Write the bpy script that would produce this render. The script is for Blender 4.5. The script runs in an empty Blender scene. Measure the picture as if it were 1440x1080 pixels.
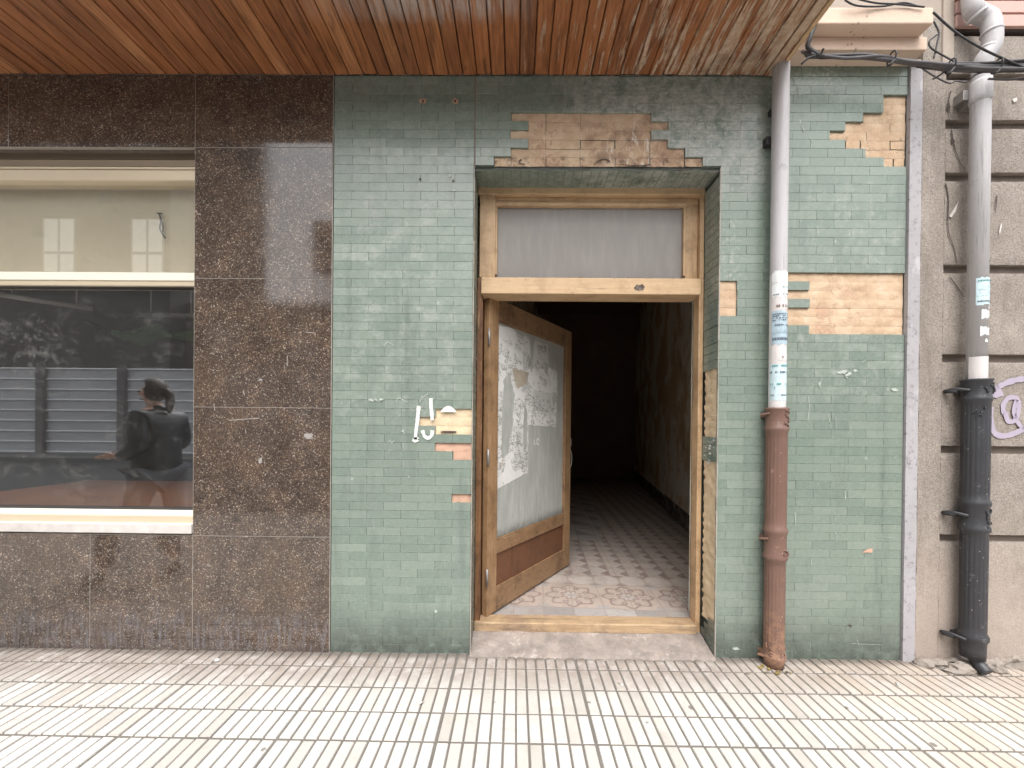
import bpy, bmesh, math, random
from mathutils import Vector, Matrix, noise as mnoise
R = math.radians
random.seed(7)
SC = bpy.context.scene
COL = SC.collection

# ------------------------------------------------------------------ camera
F, CH, D = 560.0, 1.30, 2.26          # focal length in photo pixels, eye height, distance to the facade
HZ = 602.0
CAM = Vector((0, -D, CH))
CM = Matrix.Rotation(0.0093, 3, 'Z') @ Matrix.Rotation(math.pi/2-0.0047, 3, 'X') @ Matrix.Rotation(0.0095, 3, 'Z')
cd = bpy.data.cameras.new("camera"); cam = bpy.data.objects.new("camera", cd); COL.objects.link(cam)
cam.matrix_world = Matrix.Translation(CAM) @ CM.to_4x4()
cd.sensor_width = 36.0; cd.lens = F/1440*36.0; cd.shift_y = (HZ-540)/1440.0
cd.clip_start = 0.02; cd.clip_end = 500
SC.camera = cam

# ------------------------------------------------------------------ sky, sun, exposure
W = bpy.data.worlds.new("World"); SC.world = W; W.use_nodes = True
wn = W.node_tree; wn.nodes.clear()
sky = wn.nodes.new('ShaderNodeTexSky'); sky.sky_type = 'NISHITA'; sky.sun_disc = False
SUN_EL, SUN_AZ = R(58), R(180)
sky.sun_elevation = SUN_EL; sky.sun_rotation = SUN_AZ; sky.dust_density = 4.0; sky.air_density = 1.2
hs = wn.nodes.new('ShaderNodeHueSaturation'); hs.inputs['Saturation'].default_value = 0.12
bg = wn.nodes.new('ShaderNodeBackground'); bg.inputs['Strength'].default_value = 0.15
wo = wn.nodes.new('ShaderNodeOutputWorld')
wn.links.new(sky.outputs[0], hs.inputs['Color']); wn.links.new(hs.outputs[0], bg.inputs['Color']); wn.links.new(bg.outputs[0], wo.inputs['Surface'])
sl = bpy.data.lights.new("sun", 'SUN'); sl.energy = 0.6; sl.angle = R(50); sl.color = (1, .96, .91)
so = bpy.data.objects.new("sun", sl); COL.objects.link(so); so.rotation_euler = (R(32), 0, R(-8)); so.location = (0, -8, 14)
SC.view_settings.view_transform = 'Standard'; SC.view_settings.look = 'None'
SC.view_settings.exposure = 1.4; SC.view_settings.gamma = 1.0
SC.cycles.max_bounces = 8; SC.cycles.use_denoising = True

# ------------------------------------------------------------------ pixel -> place
def ray(px, py): return CM @ Vector(((px-720)/F, (HZ-py)/F, -1))
def P(px, py, Y=0.0):
    d = ray(px, py); return CAM + d*((Y+D)/d.y)
def Q(px, py, z=0.0):
    d = ray(px, py); return CAM + d*((z-CH)/d.z)
def X(px, py=602, Y=0.0): return P(px, py, Y).x
def Z(py, px=720, Y=0.0): return P(px, py, Y).z

# ------------------------------------------------------------------ mesh helpers
class B:
    def __init__(s): s.v = []; s.f = []; s.m = []; s.s = []
    def add(s, vs, fs, mi=0, smooth=False):
        o = len(s.v); s.v += [Vector(v) for v in vs]
        for f in fs: s.f.append([i+o for i in f]); s.m.append(mi); s.s.append(smooth)
    def quad(s, a, b, c, d, mi=0): s.add([a, b, c, d], [(0, 1, 2, 3)], mi)
    def box(s, x0, x1, y0, y1, z0, z1, mi=0):
        s.add([(x0,y0,z0),(x1,y0,z0),(x1,y1,z0),(x0,y1,z0),(x0,y0,z1),(x1,y0,z1),(x1,y1,z1),(x0,y1,z1)],
              [(3,2,1,0),(4,5,6,7),(0,1,5,4),(1,2,6,5),(2,3,7,6),(3,0,4,7)], mi)
    def chip(s, x0, x1, z0, z1, y, th, ch=.0015, tilt=(0,0), mi=0):
        """a tile facing -y: chamfered front face, sides running back th"""
        def yy(x, z): return y + tilt[0]*(x-(x0+x1)/2) + tilt[1]*(z-(z0+z1)/2)
        a = [(x0+ch,z0+ch),(x1-ch,z0+ch),(x1-ch,z1-ch),(x0+ch,z1-ch)]; b = [(x0,z0),(x1,z0),(x1,z1),(x0,z1)]
        vs = [(p,yy(p,q),q) for p,q in a] + [(p,yy(p,q)+ch,q) for p,q in b] + [(p,y+th,q) for p,q in b]
        fs = [(0,1,2,3)]
        for k in range(4):
            n = (k+1) % 4; fs += [(4+k,4+n,n,k), (8+k,8+n,4+n,4+k)]
        s.add(vs, fs, mi)
    def tube(s, pts, r, seg=8, mi=0, caps=True):
        pts = [Vector(p) for p in pts]; n = len(pts); rs = r if isinstance(r, (list, tuple)) else [r]*n
        o = len(s.v); up = Vector((0.13, 0.29, 1)).normalized(); prev = None
        for i, p in enumerate(pts):
            t = (pts[min(i+1,n-1)] - pts[max(i-1,0)]).normalized()
            a = (prev - t*prev.dot(t)) if prev else (up.cross(t) if abs(up.dot(t)) < .95 else Vector((1,0,0)).cross(t))
            a.normalize(); prev = a; b = t.cross(a)
            for k in range(seg):
                w = 2*math.pi*k/seg; s.v.append(p + (a*math.cos(w)+b*math.sin(w))*rs[i])
        for i in range(n-1):
            for k in range(seg):
                k2 = (k+1) % seg
                s.f.append([o+i*seg+k, o+i*seg+k2, o+(i+1)*seg+k2, o+(i+1)*seg+k]); s.m.append(mi); s.s.append(True)
        if caps:
            s.f.append([o+k for k in range(seg)][::-1]); s.m.append(mi); s.s.append(False)
            s.f.append([o+(n-1)*seg+k for k in range(seg)]); s.m.append(mi); s.s.append(False)
    def lathe(s, cx, cy, prof, seg=32, mi=0, mod=None):
        """prof = [(radius, z)] bottom to top; mod(angle, z) scales the radius"""
        o = len(s.v); n = len(prof)
        for r, z in prof:
            for k in range(seg):
                w = 2*math.pi*k/seg; rr = r*(mod(w, z) if mod else 1)
                s.v.append(Vector((cx+rr*math.cos(w), cy+rr*math.sin(w), z)))
        for i in range(n-1):
            for k in range(seg):
                k2 = (k+1) % seg
                s.f.append([o+i*seg+k, o+i*seg+k2, o+(i+1)*seg+k2, o+(i+1)*seg+k]); s.m.append(mi); s.s.append(True)
        for e in (0, n-1):
            L = [o+e*seg+k for k in range(seg)]; s.f.append(L[::-1] if e == 0 else L); s.m.append(mi); s.s.append(False)
    def build(s, name, mats, parent=None, bevel=0, M=None, auto=False):
        if not isinstance(mats, (list, tuple)): mats = [mats]
        me = bpy.data.meshes.new(name)
        off = parent['_loc'] if parent is not None and '_loc' in parent else (0, 0, 0)
        off = Vector(off)
        vs = [(M @ v if M is not None else v) - off for v in s.v]
        me.from_pydata([tuple(v) for v in vs], [], s.f); 
        for m in mats: me.materials.append(m)
        me.polygons.foreach_set('material_index', s.m); me.polygons.foreach_set('use_smooth', s.s)
        me.update()
        o = bpy.data.objects.new(name, me); COL.objects.link(o)
        if parent is not None:
            o.parent = parent; o['_loc'] = tuple(off)
        if bevel:
            md = o.modifiers.new('bevel', 'BEVEL'); md.width = bevel; md.segments = 2; md.limit_method = 'ANGLE'; md.angle_limit = R(40)
        return o
def tag(o, label, cat, group=None, kind='thing'):
    o['label'] = label; o['category'] = cat; o['kind'] = kind
    if group: o['group'] = group
    return o
def thing(name, label, cat, loc=(0,0,0), group=None):
    o = bpy.data.objects.new(name, None); COL.objects.link(o); o.location = loc; o['_loc'] = tuple(loc); o.empty_display_size = .1
    return tag(o, label, cat, group)
def struct(o, label=None): 
    o['kind'] = 'structure'
    if label: o['label'] = label
    return o
def fbm(x, y, z=0.0, s=1.0, o=3): return mnoise.fractal(Vector((x*s, y*s, z*s)), 0.9, 2.1, o)
def spline(pts, n=8):
    pts = [Vector(p) for p in pts]; out = []
    q = [pts[0]] + pts + [pts[-1]]
    for i in range(1, len(q)-2):
        a, b, c, d = q[i-1], q[i], q[i+1], q[i+2]
        for k in range(n):
            t = k/n; out.append(.5*((2*b)+(c-a)*t+(2*a-5*b+4*c-d)*t*t+(3*b-a-3*c+d)*t**3))
    out.append(pts[-1]); return out

# ------------------------------------------------------------------ material helpers
class G:
    def __init__(s, name, rough=.6, spec=.5, metal=0.0):
        s.m = bpy.data.materials.new(name); s.m.use_nodes = True; s.t = s.m.node_tree; s.t.nodes.clear()
        s.o = s.t.nodes.new('ShaderNodeOutputMaterial'); s.b = s.t.nodes.new('ShaderNodeBsdfPrincipled')
        s.t.links.new(s.b.outputs[0], s.o.inputs[0])
        s.b.inputs['Roughness'].default_value = rough; s.b.inputs['Specular IOR Level'].default_value = spec; s.b.inputs['Metallic'].default_value = metal
        s._p = None
    def put(s, sock, v):
        if v is None: return
        if isinstance(v, bpy.types.NodeSocket): s.t.links.new(v, sock)
        elif isinstance(v, (tuple, list)) and len(v) == 3 and sock.type == 'RGBA': sock.default_value = (*v, 1)
        elif isinstance(v, (int, float)) and sock.type == 'RGBA': sock.default_value = (v, v, v, 1)
        elif isinstance(v, (int, float)) and sock.type == 'VECTOR': sock.default_value = (v, v, v)
        else: sock.default_value = v
    def pos(s):
        if s._p is None: s._p = s.t.nodes.new('ShaderNodeNewGeometry').outputs['Position']
        return s._p
    def rnd(s): return s.t.nodes.new('ShaderNodeNewGeometry').outputs['Random Per Island']
    def sc(s, v, k):
        n = s.t.nodes.new('ShaderNodeVectorMath'); n.operation = 'MULTIPLY'; s.put(n.inputs[0], v if v is not None else s.pos()); n.inputs[1].default_value = k; return n.outputs[0]
    def noise(s, scale, detail=4, rough=.6, vec=None, dist=0.0):
        n = s.t.nodes.new('ShaderNodeTexNoise'); s.put(n.inputs['Vector'], vec if vec is not None else s.pos())
        n.inputs['Scale'].default_value = scale; n.inputs['Detail'].default_value = detail; n.inputs['Roughness'].default_value = rough; n.inputs['Distortion'].default_value = dist
        return n.outputs['Fac']
    def vor(s, scale, vec=None, feat='F1', out='Distance', rand=1.0):
        n = s.t.nodes.new('ShaderNodeTexVoronoi'); n.feature = feat; s.put(n.inputs['Vector'], vec if vec is not None else s.pos()); n.inputs['Scale'].default_value = scale
        n.inputs['Randomness'].default_value = rand
        return n.outputs[out]
    def ma(s, op, a, b=0.0, c=0.0, clamp=False):
        n = s.t.nodes.new('ShaderNodeMath'); n.operation = op; n.use_clamp = clamp; s.put(n.inputs[0], a); s.put(n.inputs[1], b); s.put(n.inputs[2], c); return n.outputs[0]
    def mr(s, v, a, b, c=0.0, d=1.0, smooth=True):
        n = s.t.nodes.new('ShaderNodeMapRange'); n.interpolation_type = 'SMOOTHSTEP' if smooth else 'LINEAR'
        for i, k in enumerate((v, a, b, c, d)): s.put(n.inputs[i], k)
        return n.outputs[0]
    def mix(s, f, a, b, mode='MIX'):
        n = s.t.nodes.new('ShaderNodeMix'); n.data_type = 'RGBA'; n.blend_type = mode; n.clamp_factor = True; n.clamp_result = False
        s.put(n.inputs[0], f); s.put(n.inputs[6], a); s.put(n.inputs[7], b); return n.outputs[2]
    def ramp(s, f, stops):
        n = s.t.nodes.new('ShaderNodeValToRGB'); s.put(n.inputs[0], f); e = n.color_ramp.elements
        while len(e) < len(stops): e.new(.5)
        for el, (p, c) in zip(e, stops): el.position = p; el.color = (*c, 1) if len(c) == 3 else c
        return n.outputs[0]
    def xyz(s):
        n = s.t.nodes.new('ShaderNodeSeparateXYZ'); s.put(n.inputs[0], s.pos()); return n.outputs
    def area(s, x0, x1, z0, z1, soft=.08, wob=.1, wscale=6):
        """soft rectangle in facade coordinates with a noisy outline"""
        o = s.xyz(); w = s.ma('MULTIPLY', s.ma('SUBTRACT', s.noise(wscale, 5, .7), .5), wob*2)
        x = s.ma('ADD', o[0], w); z = s.ma('ADD', o[2], w)
        a = s.ma('MULTIPLY', s.mr(x, x0-soft, x0+soft), s.mr(x, x1-soft, x1+soft, 1, 0))
        b = s.ma('MULTIPLY', s.mr(z, z0-soft, z0+soft), s.mr(z, z1-soft, z1+soft, 1, 0))
        return s.ma('MULTIPLY', a, b)
    def bump(s, h, strength=.3, dist=.01):
        n = s.t.nodes.new('ShaderNodeBump'); n.inputs['Strength'].default_value = strength; n.inputs['Distance'].default_value = dist
        s.put(n.inputs['Height'], h); s.t.links.new(n.outputs[0], s.b.inputs['Normal'])
    def col(s, c): s.put(s.b.inputs['Base Color'], c)
    def rough(s, r): s.put(s.b.inputs['Roughness'], r)
    def done(s): return s.m

def plain(name, c, rough=.6, var=.15, scale=8, bump=.0, bscale=60, spec=.5, metal=0.0):
    g = G(name, rough, spec, metal); n = g.noise(scale, 5, .65)
    g.col(g.mix(n, tuple(v*(1-var) for v in c), tuple(min(1, v*(1+var)) for v in c)))
    if bump: g.bump(g.noise(bscale, 4, .6), bump, .004)
    return g.done()

MT = {}
# glazed green tile slips
g = G('green_tile', .3, .5)
rnd = g.rnd()
base = g.ramp(rnd, [(0, (.156,.200,.165)), (.35, (.176,.220,.182)), (.7, (.192,.235,.194)), (1, (.216,.255,.215))])
base = g.mix(g.mr(g.noise(1.3, 3, .6), .35, .7), base, g.mix(.5, base, (.185,.213,.186)))
base = g.mix(g.mr(g.noise(30, 6, .7), .45, .75, 0, .45), base, (.23,.285,.245))
bloom = g.noise(1, 8, .75, g.sc(None, (26, 26, 60)))
wm = g.area(X(800), X(1082), Z(262), Z(104), .16, .2, 5)
wm2 = g.area(X(1105), X(1275), Z(560), Z(250), .12, .2, 5)
bleach_sheen = g.area(X(470), X(660), Z(600), Z(270), .15, .2, 5)  # chalky bleaching, with this panel's pale sky reflection painted in
wm4 = g.area(X(1110), X(1180), Z(130), Z(85), .04, .06, 9)
wm5 = g.area(X(1012), X(1040), Z(420), Z(300), .03, .05, 9)
m = g.ma('MULTIPLY', wm, g.mr(g.noise(11, 7, .75), .38, .56)); 
m = g.ma('MAXIMUM', m, g.ma('MULTIPLY', g.ma('MAXIMUM', wm2, bleach_sheen), g.ma('MULTIPLY', g.mr(g.noise(9, 7, .8), .46, .68), .6)))
m = g.ma('MAXIMUM', m, g.ma('MULTIPLY', g.ma('MAXIMUM', wm4, wm5), g.mr(g.noise(40, 5, .7), .5, .66)))
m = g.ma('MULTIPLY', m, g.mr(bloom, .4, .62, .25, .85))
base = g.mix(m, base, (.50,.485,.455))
hz = g.mr(g.noise(1, 7, .75, g.sc(None, (7, 7, 70))), .6, .68, 0, .5); base = g.mix(g.ma('MULTIPLY', hz, g.mr(g.noise(2.6, 4, .7), .45, .6)), base, (.36,.39,.35))
# fine pale scratches and flecks of paint
sv = g.vor(1, g.sc(None, (16, 1, 8)), 'F1'); fle = g.mr(sv, .05, .11, 1, 0)
fle = g.ma('MULTIPLY', fle, g.mr(g.noise(2.4, 3, .6), .55, .62)); base = g.mix(g.ma('MULTIPLY', fle, .7), base, (.5,.52,.47))
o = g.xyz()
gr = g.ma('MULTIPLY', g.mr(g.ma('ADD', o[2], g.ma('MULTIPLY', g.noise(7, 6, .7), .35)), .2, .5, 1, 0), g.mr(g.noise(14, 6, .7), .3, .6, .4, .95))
base = g.mix(gr, base, (.075,.088,.075))  # grime at the foot, deepened with painted contact shade
base = g.mix(g.mr(g.noise(1, 7, .72, g.sc(None, (9, 9, .9))), .5, .72, 0, .55), base, (.11,.135,.115)); base = g.mix(g.mr(g.noise(1, 7, .75, g.sc(None, (60, 60, 5))), .58, .7, 0, .35), base, (.38,.41,.37))
g.col(base); g.rough(g.ma('ADD', g.mr(g.noise(20, 5, .7), .3, .8, .2, .42), g.ma('MULTIPLY', m, .3)))
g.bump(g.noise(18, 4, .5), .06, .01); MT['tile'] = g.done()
MT['grout'] = plain('tile_grout', (.13,.145,.125), .9, .6, 9)
# mortar bed behind the tiles
g = G('mortar_bed', .9, .2); n = g.noise(9, 7, .7)
c = g.ramp(n, [(.25, (.40,.27,.175)), (.48, (.54,.39,.265)), (.72, (.64,.50,.365))])
c = g.mix(g.mr(g.noise(3.2, 5, .65), .5, .64, 0, .55), c, (.47,.285,.20)); c = g.mix(g.mr(g.noise(24, 7, .8), .56, .68, 0, .6), c, (.30,.20,.135))
st = g.ma('MULTIPLY', g.area(X(820), X(1000), Z(240), Z(160), .08, .12, 7), g.mr(g.noise(8, 7, .75), .42, .62)); c = g.mix(g.ma('MULTIPLY', st, .75), c, (.27,.17,.12))
cr = g.ma('ABSOLUTE', g.ma('SUBTRACT', g.noise(9, 7, .6), .5)); cm = g.ma('MULTIPLY', g.mr(cr, 0, .006, 1, 0), g.mr(g.noise(3, 3), .5, .58)); c = g.mix(g.ma('MULTIPLY', cm, .5), c, (.2,.12,.08))
wh = g.ma('MULTIPLY', g.area(X(840), X(920), Z(240), Z(165), .04, .08, 9), g.mr(g.noise(1, 6, .7, g.sc(None, (40, 40, 9))), .56, .64)); c = g.mix(wh, c, (.66,.58,.5))
sd = g.ma('MULTIPLY', g.area(X(640), X(1020), Z(238), Z(219), .015, .03, 12), g.mr(g.noise(14, 6, .75), .5, .62)); c = g.mix(g.ma('MULTIPLY', sd, .8), c, (.18,.12,.09))
g.col(c); g.bump(g.ma('ADD', g.noise(60, 5, .7), g.ma('MULTIPLY', cm, -1)), .5, .006); MT['mortar'] = g.done()
MT['mortar_pink'] = plain('pink_mortar', (.53,.335,.245), .9, .35, 20, .6, 70, .2)
MT['mortar_cream'] = plain('cream_mortar', (.62,.49,.33), .9, .3, 16, .6, 60, .2)
# polished brown granite
g = G('polished_granite', .12, .5)
a = g.vor(200, None, 'F1', 'Color'); sp = g.t.nodes.new('ShaderNodeSeparateColor'); g.t.links.new(a, sp.inputs[0])
c = g.ramp(sp.outputs[0], [(0, (.014,.010,.009)), (.4, (.032,.022,.017)), (.6, (.07,.043,.028)), (.8, (.105,.066,.042)), (.93, (.17,.125,.085)), (1, (.40,.34,.27))])
c2 = g.ramp(g.noise(240, 4, .75), [(.35, (.014,.011,.011)), (.55, (.06,.042,.032)), (.74, (.17,.128,.092))])
c = g.mix(.45, c, c2); c = g.mix(1, c, g.ramp(g.noise(7, 7, .75), [(.35, (.9,.96,1.04)), (.5, (1.32,1.4,1.5)), (.68, (2.1,2.1,2.15))]), 'MULTIPLY'); c = g.mix(g.mr(g.noise(2, 3), .4, .7, 0, .4), c, g.mix(.5, c, (.11,.062,.03)))
o = g.xyz(); dust = g.ma('MULTIPLY', g.mr(g.ma('ADD', o[2], g.ma('MULTIPLY', g.noise(5, 6, .7), .3)), .25, .42, 1, 0), g.mr(g.noise(1, 6, .7, g.sc(None, (60, 1, 8))), .4, .7))
c = g.mix(g.ma('MULTIPLY', dust, .75), c, (.16,.155,.17))
sm = g.ma('MULTIPLY', g.mr(g.noise(6, 8, .75, g.sc(None, (1, 1, 2.5))), .57, .72), .14); c = g.mix(sm, c, (.4,.38,.36))
scr = g.ma('MULTIPLY', g.mr(g.vor(1, g.sc(None, (10, 1, 16))), .03, .08, 1, 0), g.mr(g.noise(3, 2), .5, .58)); c = g.mix(g.ma('MULTIPLY', scr, .5), c, (.5,.48,.46))
g.col(c); g.rough(g.mr(g.noise(4, 6, .7), .3, .75, .04, .13)); g.b.inputs['IOR'].default_value = 1.62; MT['granite'] = g.done()
MT['joint'] = plain('pale_joint', (.35,.32,.28), .8, .2, 30)
# varnished boards
g = G('varnished_boards', .42, .5)
rnd = g.rnd(); gv = g.t.nodes.new('ShaderNodeCombineXYZ'); o = g.xyz()
g.put(gv.inputs[0], g.ma('ADD', g.ma('MULTIPLY', o[0], 70), g.ma('MULTIPLY', rnd, 60))); g.put(gv.inputs[1], g.ma('MULTIPLY', o[1], 5)); g.put(gv.inputs[2], g.ma('MULTIPLY', rnd, 30))
gn = g.noise(1, 6, .65, gv.outputs[0], .6)
c = g.ramp(gn, [(.25, (.085,.030,.012)), (.40, (.235,.088,.032)), (.58, (.35,.142,.055)), (.78, (.50,.235,.105))])
c = g.mix(.6, c, g.ramp(rnd, [(0, (.55,.50,.52)), (.3, (1.0,.9,.85)), (.55, (1.15,1.1,1.0)), (.75, (1.6,1.8,2.0)), (.85, (.7,.62,.6)), (1, (1.25,1.1,.95))]), 'MULTIPLY')
kn = g.vor(1, g.sc(None, (13, 3.2, 1)), 'F1'); c = g.mix(g.mr(kn, .03, .075, .8, 0), c, (.05,.018,.008))
px_ = X(900, 107); 
wv = g.t.nodes.new('ShaderNodeCombineXYZ'); g.put(wv.inputs[0], g.ma('ADD', g.ma('MULTIPLY', o[0], 38), g.ma('MULTIPLY', rnd, 25))); g.put(wv.inputs[1], g.ma('MULTIPLY', o[1], 3)); g.put(wv.inputs[2], g.ma('MULTIPLY', rnd, 9))
wn_ = g.noise(1, 7, .72, wv.outputs[0])
amt = g.mr(o[0], X(640,107), X(1100,107), .0, .215, False)
dsk = g.mr(g.noise(1, 6, .7, g.sc(gv.outputs[0], (.35,.5,1))), .52, .66, 0, .6); c = g.mix(dsk, c, (.055,.022,.012))
wear = g.mr(g.ma('ADD', wn_, amt), .645, .70)
wear = g.ma('MULTIPLY', wear, g.mr(o[0], X(620,107), X(860,107)))
c = g.mix(g.ma('MULTIPLY', wear, .9), c, g.ramp(g.noise(30, 5, .7), [(.3, (.36,.24,.15)), (.7, (.62,.50,.38))]))
fr = g.ma('MULTIPLY', g.mr(g.ma('ADD', o[1], g.ma('MULTIPLY', g.noise(7, 6, .7), .16)), -.29, -.19, 1, 0), g.ma('MULTIPLY', g.mr(o[0], X(430,107), X(620,107)), g.mr(o[0], X(690,107), X(760,107), 1, 0)))
c = g.mix(g.ma('MULTIPLY', g.ma('MULTIPLY', fr, .7), g.mr(wn_, .35, .6)), c, (.5,.45,.42))
dk = g.area(X(900,107), X(1100,107), 0, 9, .3, .1); c = g.mix(g.ma('MULTIPLY', g.ma('MULTIPLY', g.mr(g.noise(4, 6, .7), .5, .7), dk), .5), c, (.05,.025,.015))
g.col(c); g.rough(g.ma('ADD', g.mr(gn, .3, .8, .42, .62), g.ma('MULTIPLY', wear, .4))); g.bump(g.ma('ADD', gn, g.ma('MULTIPLY', wear, -.8)), .5, .005); MT['boards'] = g.done()
MT['dark_void'] = plain('board_gap', (.02,.012,.008), .9)
MT['raw_board'] = plain('raw_pale_board', (.50,.34,.2), .85, .35, 25, .5, 50, .2)
# door and frame timber
def timber(name, lo, hi, dark, axis, wearamt=.5, dirt=.5):
    g = G(name, .5, .4); k = {'x': (5, 60, 60), 'z': (60, 60, 4)}[axis]
    gn = g.noise(1, 6, .65, g.sc(None, k), .4); c = g.ramp(gn, [(.25, lo), (.75, hi)])
    c = g.mix(g.mr(g.noise(6, 8, .78), .44, .66, 0, dirt), c, dark); c = g.mix(g.mr(g.noise(1, 8, .75, g.sc(None, tuple(v*.35 for v in k))), .54, .68, 0, .7), c, tuple(v*.8 for v in dark)); c = g.mix(g.mr(g.noise(38, 7, .8), .6, .68, 0, .6), c, tuple(v*.5 for v in dark))
    ch = g.mr(g.noise(1, 7, .75, g.sc(None, tuple(v*.5 for v in k))), .62, .68, 0, wearamt); c = g.mix(ch, c, (.62,.46,.28))
    sp = g.ma('MULTIPLY', g.mr(g.vor(22), .05, .1, 1, 0), g.mr(g.noise(4, 2), .5, .6)); c = g.mix(g.ma('MULTIPLY', sp, .8), c, tuple(v*.4 for v in dark))
    g.col(c); g.rough(g.mr(gn, .3, .8, .4, .65)); g.bump(gn, .25, .004); return g.done()
MT['frame_h'] = timber('ochre_frame_rail', (.50,.33,.185), (.64,.455,.275), (.27,.165,.085), 'x', .4, .45)
MT['frame_v'] = timber('ochre_frame_post', (.45,.29,.16), (.58,.40,.235), (.24,.14,.07), 'z', .5, .6)
MT['jamb_dark'] = timber('dark_jamb', (.13,.06,.028), (.25,.125,.055), (.06,.025,.012), 'z', .5, .7)
MT['leaf_v'] = timber('leaf_stile', (.24,.14,.07), (.36,.225,.12), (.12,.065,.032), 'z', .45, .6)
MT['leaf_h'] = timber('leaf_rail', (.20,.115,.06), (.32,.195,.105), (.10,.055,.03), 'x', .5, .7)
MT['leaf_panel'] = timber('leaf_panel', (.115,.05,.026), (.175,.08,.04), (.08,.035,.018), 'z', .0, .5)
MT['threshold'] = timber('threshold_bar', (.34,.22,.125), (.50,.36,.22), (.2,.14,.10), 'x', .6, .7)
# obscured dirty glass
def frosted(name, c, dirt, zlo, zhi, thru=0.0):
    g = G(name, .38, .5); n = g.noise(1, 6, .7, g.sc(None, (30, 30, 5)))
    cc = g.mix(g.mr(n, .35, .75), tuple(v*.82 for v in c), tuple(v*1.1 for v in c))
    cc = g.mix(g.mr(g.noise(3, 5, .7), .45, .7, 0, .35), cc, dirt)
    o = g.xyz(); e = g.mr(g.ma('ADD', o[2], g.ma('MULTIPLY', g.noise(16, 6, .75), .12)), zlo+.05, zlo+.16, 1, 0)
    cc = g.mix(g.ma('MULTIPLY', e, .85), cc, tuple(v*.2 for v in c))
    g.col(cc); g.rough(g.mr(n, .3, .8, .3, .5))
    if thru:
        tl_ = g.t.nodes.new('ShaderNodeBsdfTranslucent'); tl_.inputs[0].default_value = (.9, .88, .84, 1); ms = g.t.nodes.new('ShaderNodeMixShader'); ms.inputs[0].default_value = thru
        g.t.links.new(g.b.outputs[0], ms.inputs[1]); g.t.links.new(tl_.outputs[0], ms.inputs[2]); g.t.links.new(ms.outputs[0], g.o.inputs[0])
    return g.done()
MT['door_glass'] = frosted('obscured_door_glass', (.42,.43,.40), (.32,.325,.30), .545, 2)
MT['transom_glass'] = frosted('dusty_transom_glass', (.42,.39,.37), (.30,.27,.25), 2.06, 3, .42)
g = G('torn_paper', .8, .2)
c = g.mix(g.noise(8, 5, .7), (.58,.57,.54), (.74,.73,.71))
w = g.noise(5, 3, .6); vv = g.t.nodes.new('ShaderNodeVectorMath'); vv.operation = 'ADD'; g.t.links.new(g.sc(None, (1, 1, 1)), vv.inputs[0])
nn = g.t.nodes.new('ShaderNodeTexNoise'); nn.inputs['Scale'].default_value = 9; g.t.links.new(g.pos(), nn.inputs['Vector']); g.t.links.new(g.sc(nn.outputs['Color'], (.12,.12,.12)), vv.inputs[1])
def contour(k, th, lo_): return g.ma('MULTIPLY', g.mr(g.ma('ABSOLUTE', g.ma('SUBTRACT', g.noise(1, 5, .7, g.sc(vv.outputs[0], k)), .5)), 0, th, 1, 0), g.mr(g.noise(1, 3, .6, g.sc(None, (9, 6, 5))), lo_, lo_+.06))
cm = g.ma('MAXIMUM', contour((8, 5, 22), .020, .44), contour((26, 16, 4), .014, .49))
c = g.mix(g.ma('MULTIPLY', cm, .9), c, (.13,.13,.125))
pl = g.mr(g.noise(1, 7, .75, g.sc(None, (13, 7, 5)), 1.2), .63, .64); c = g.mix(pl, c, (.42,.43,.41))
tn = g.mr(g.noise(1, 4, .7, g.sc(None, (5, 4, 4))), .62, .66); c = g.mix(g.ma('MULTIPLY', tn, .45), c, (.40,.33,.25))
g.col(c); g.bump(g.ma('ADD', g.noise(1, 6, .7, g.sc(None, (35, 20, 25))), g.ma('MULTIPLY', cm, -1)), .5, .006); MT['paper'] = g.done()
MT['paper_grey'] = g.m.copy(); MT['paper_grey'].name = 'greyed_paper'
for nd in MT['paper_grey'].node_tree.nodes:
    if nd.type == 'TEX_NOISE' and abs(nd.inputs['Scale'].default_value-8) < .1: nd.inputs['Scale'].default_value = 3
hv = MT['paper_grey'].node_tree.nodes.new('ShaderNodeHueSaturation'); hv.inputs['Value'].default_value = .84
bs = next(n_ for n_ in MT['paper_grey'].node_tree.nodes if n_.type == 'BSDF_PRINCIPLED'); lk_ = bs.inputs['Base Color'].links[0].from_socket; MT['paper_grey'].node_tree.links.new(lk_, hv.inputs['Color']); MT['paper_grey'].node_tree.links.new(hv.outputs[0], bs.inputs['Base Color'])
# shop window
MT['alu'] = plain('pale_gold_aluminium', (.68,.575,.42), .34, .06, 3, 0, 60, .5, .35)
MT['alu_white'] = plain('cream_aluminium', (.80,.74,.63), .4, .05, 3, 0, 60, .5, .1)
MT['alu_dark'] = plain('bronze_aluminium', (.26,.20,.14), .4, .1, 3, 0, 60, .5, .3)
MT['rubber'] = plain('rubber_seal', (.025,.022,.02), .6)
MT['marble'] = plain('grey_marble_sill', (.56,.52,.49), .5, .3, 14, .15, 40)
g = G('window_glass'); t = g.t; t.nodes.remove(g.b)
tr = t.nodes.new('ShaderNodeBsdfTransparent'); tr.inputs[0].default_value = (.93,.94,.935,1)
gl = t.nodes.new('ShaderNodeBsdfGlossy'); gl.inputs['Roughness'].default_value = .012; gl.inputs[0].default_value = (.98,.98,1,1)
mx = t.nodes.new('ShaderNodeMixShader'); fr_ = t.nodes.new('ShaderNodeLayerWeight'); t.links.new(g.ma('ADD', .215, g.ma('MULTIPLY', g.ma('POWER', fr_.outputs['Facing'], 4.0), .8)), mx.inputs[0]); t.links.new(tr.outputs[0], mx.inputs[1]); t.links.new(gl.outputs[0], mx.inputs[2])
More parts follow.
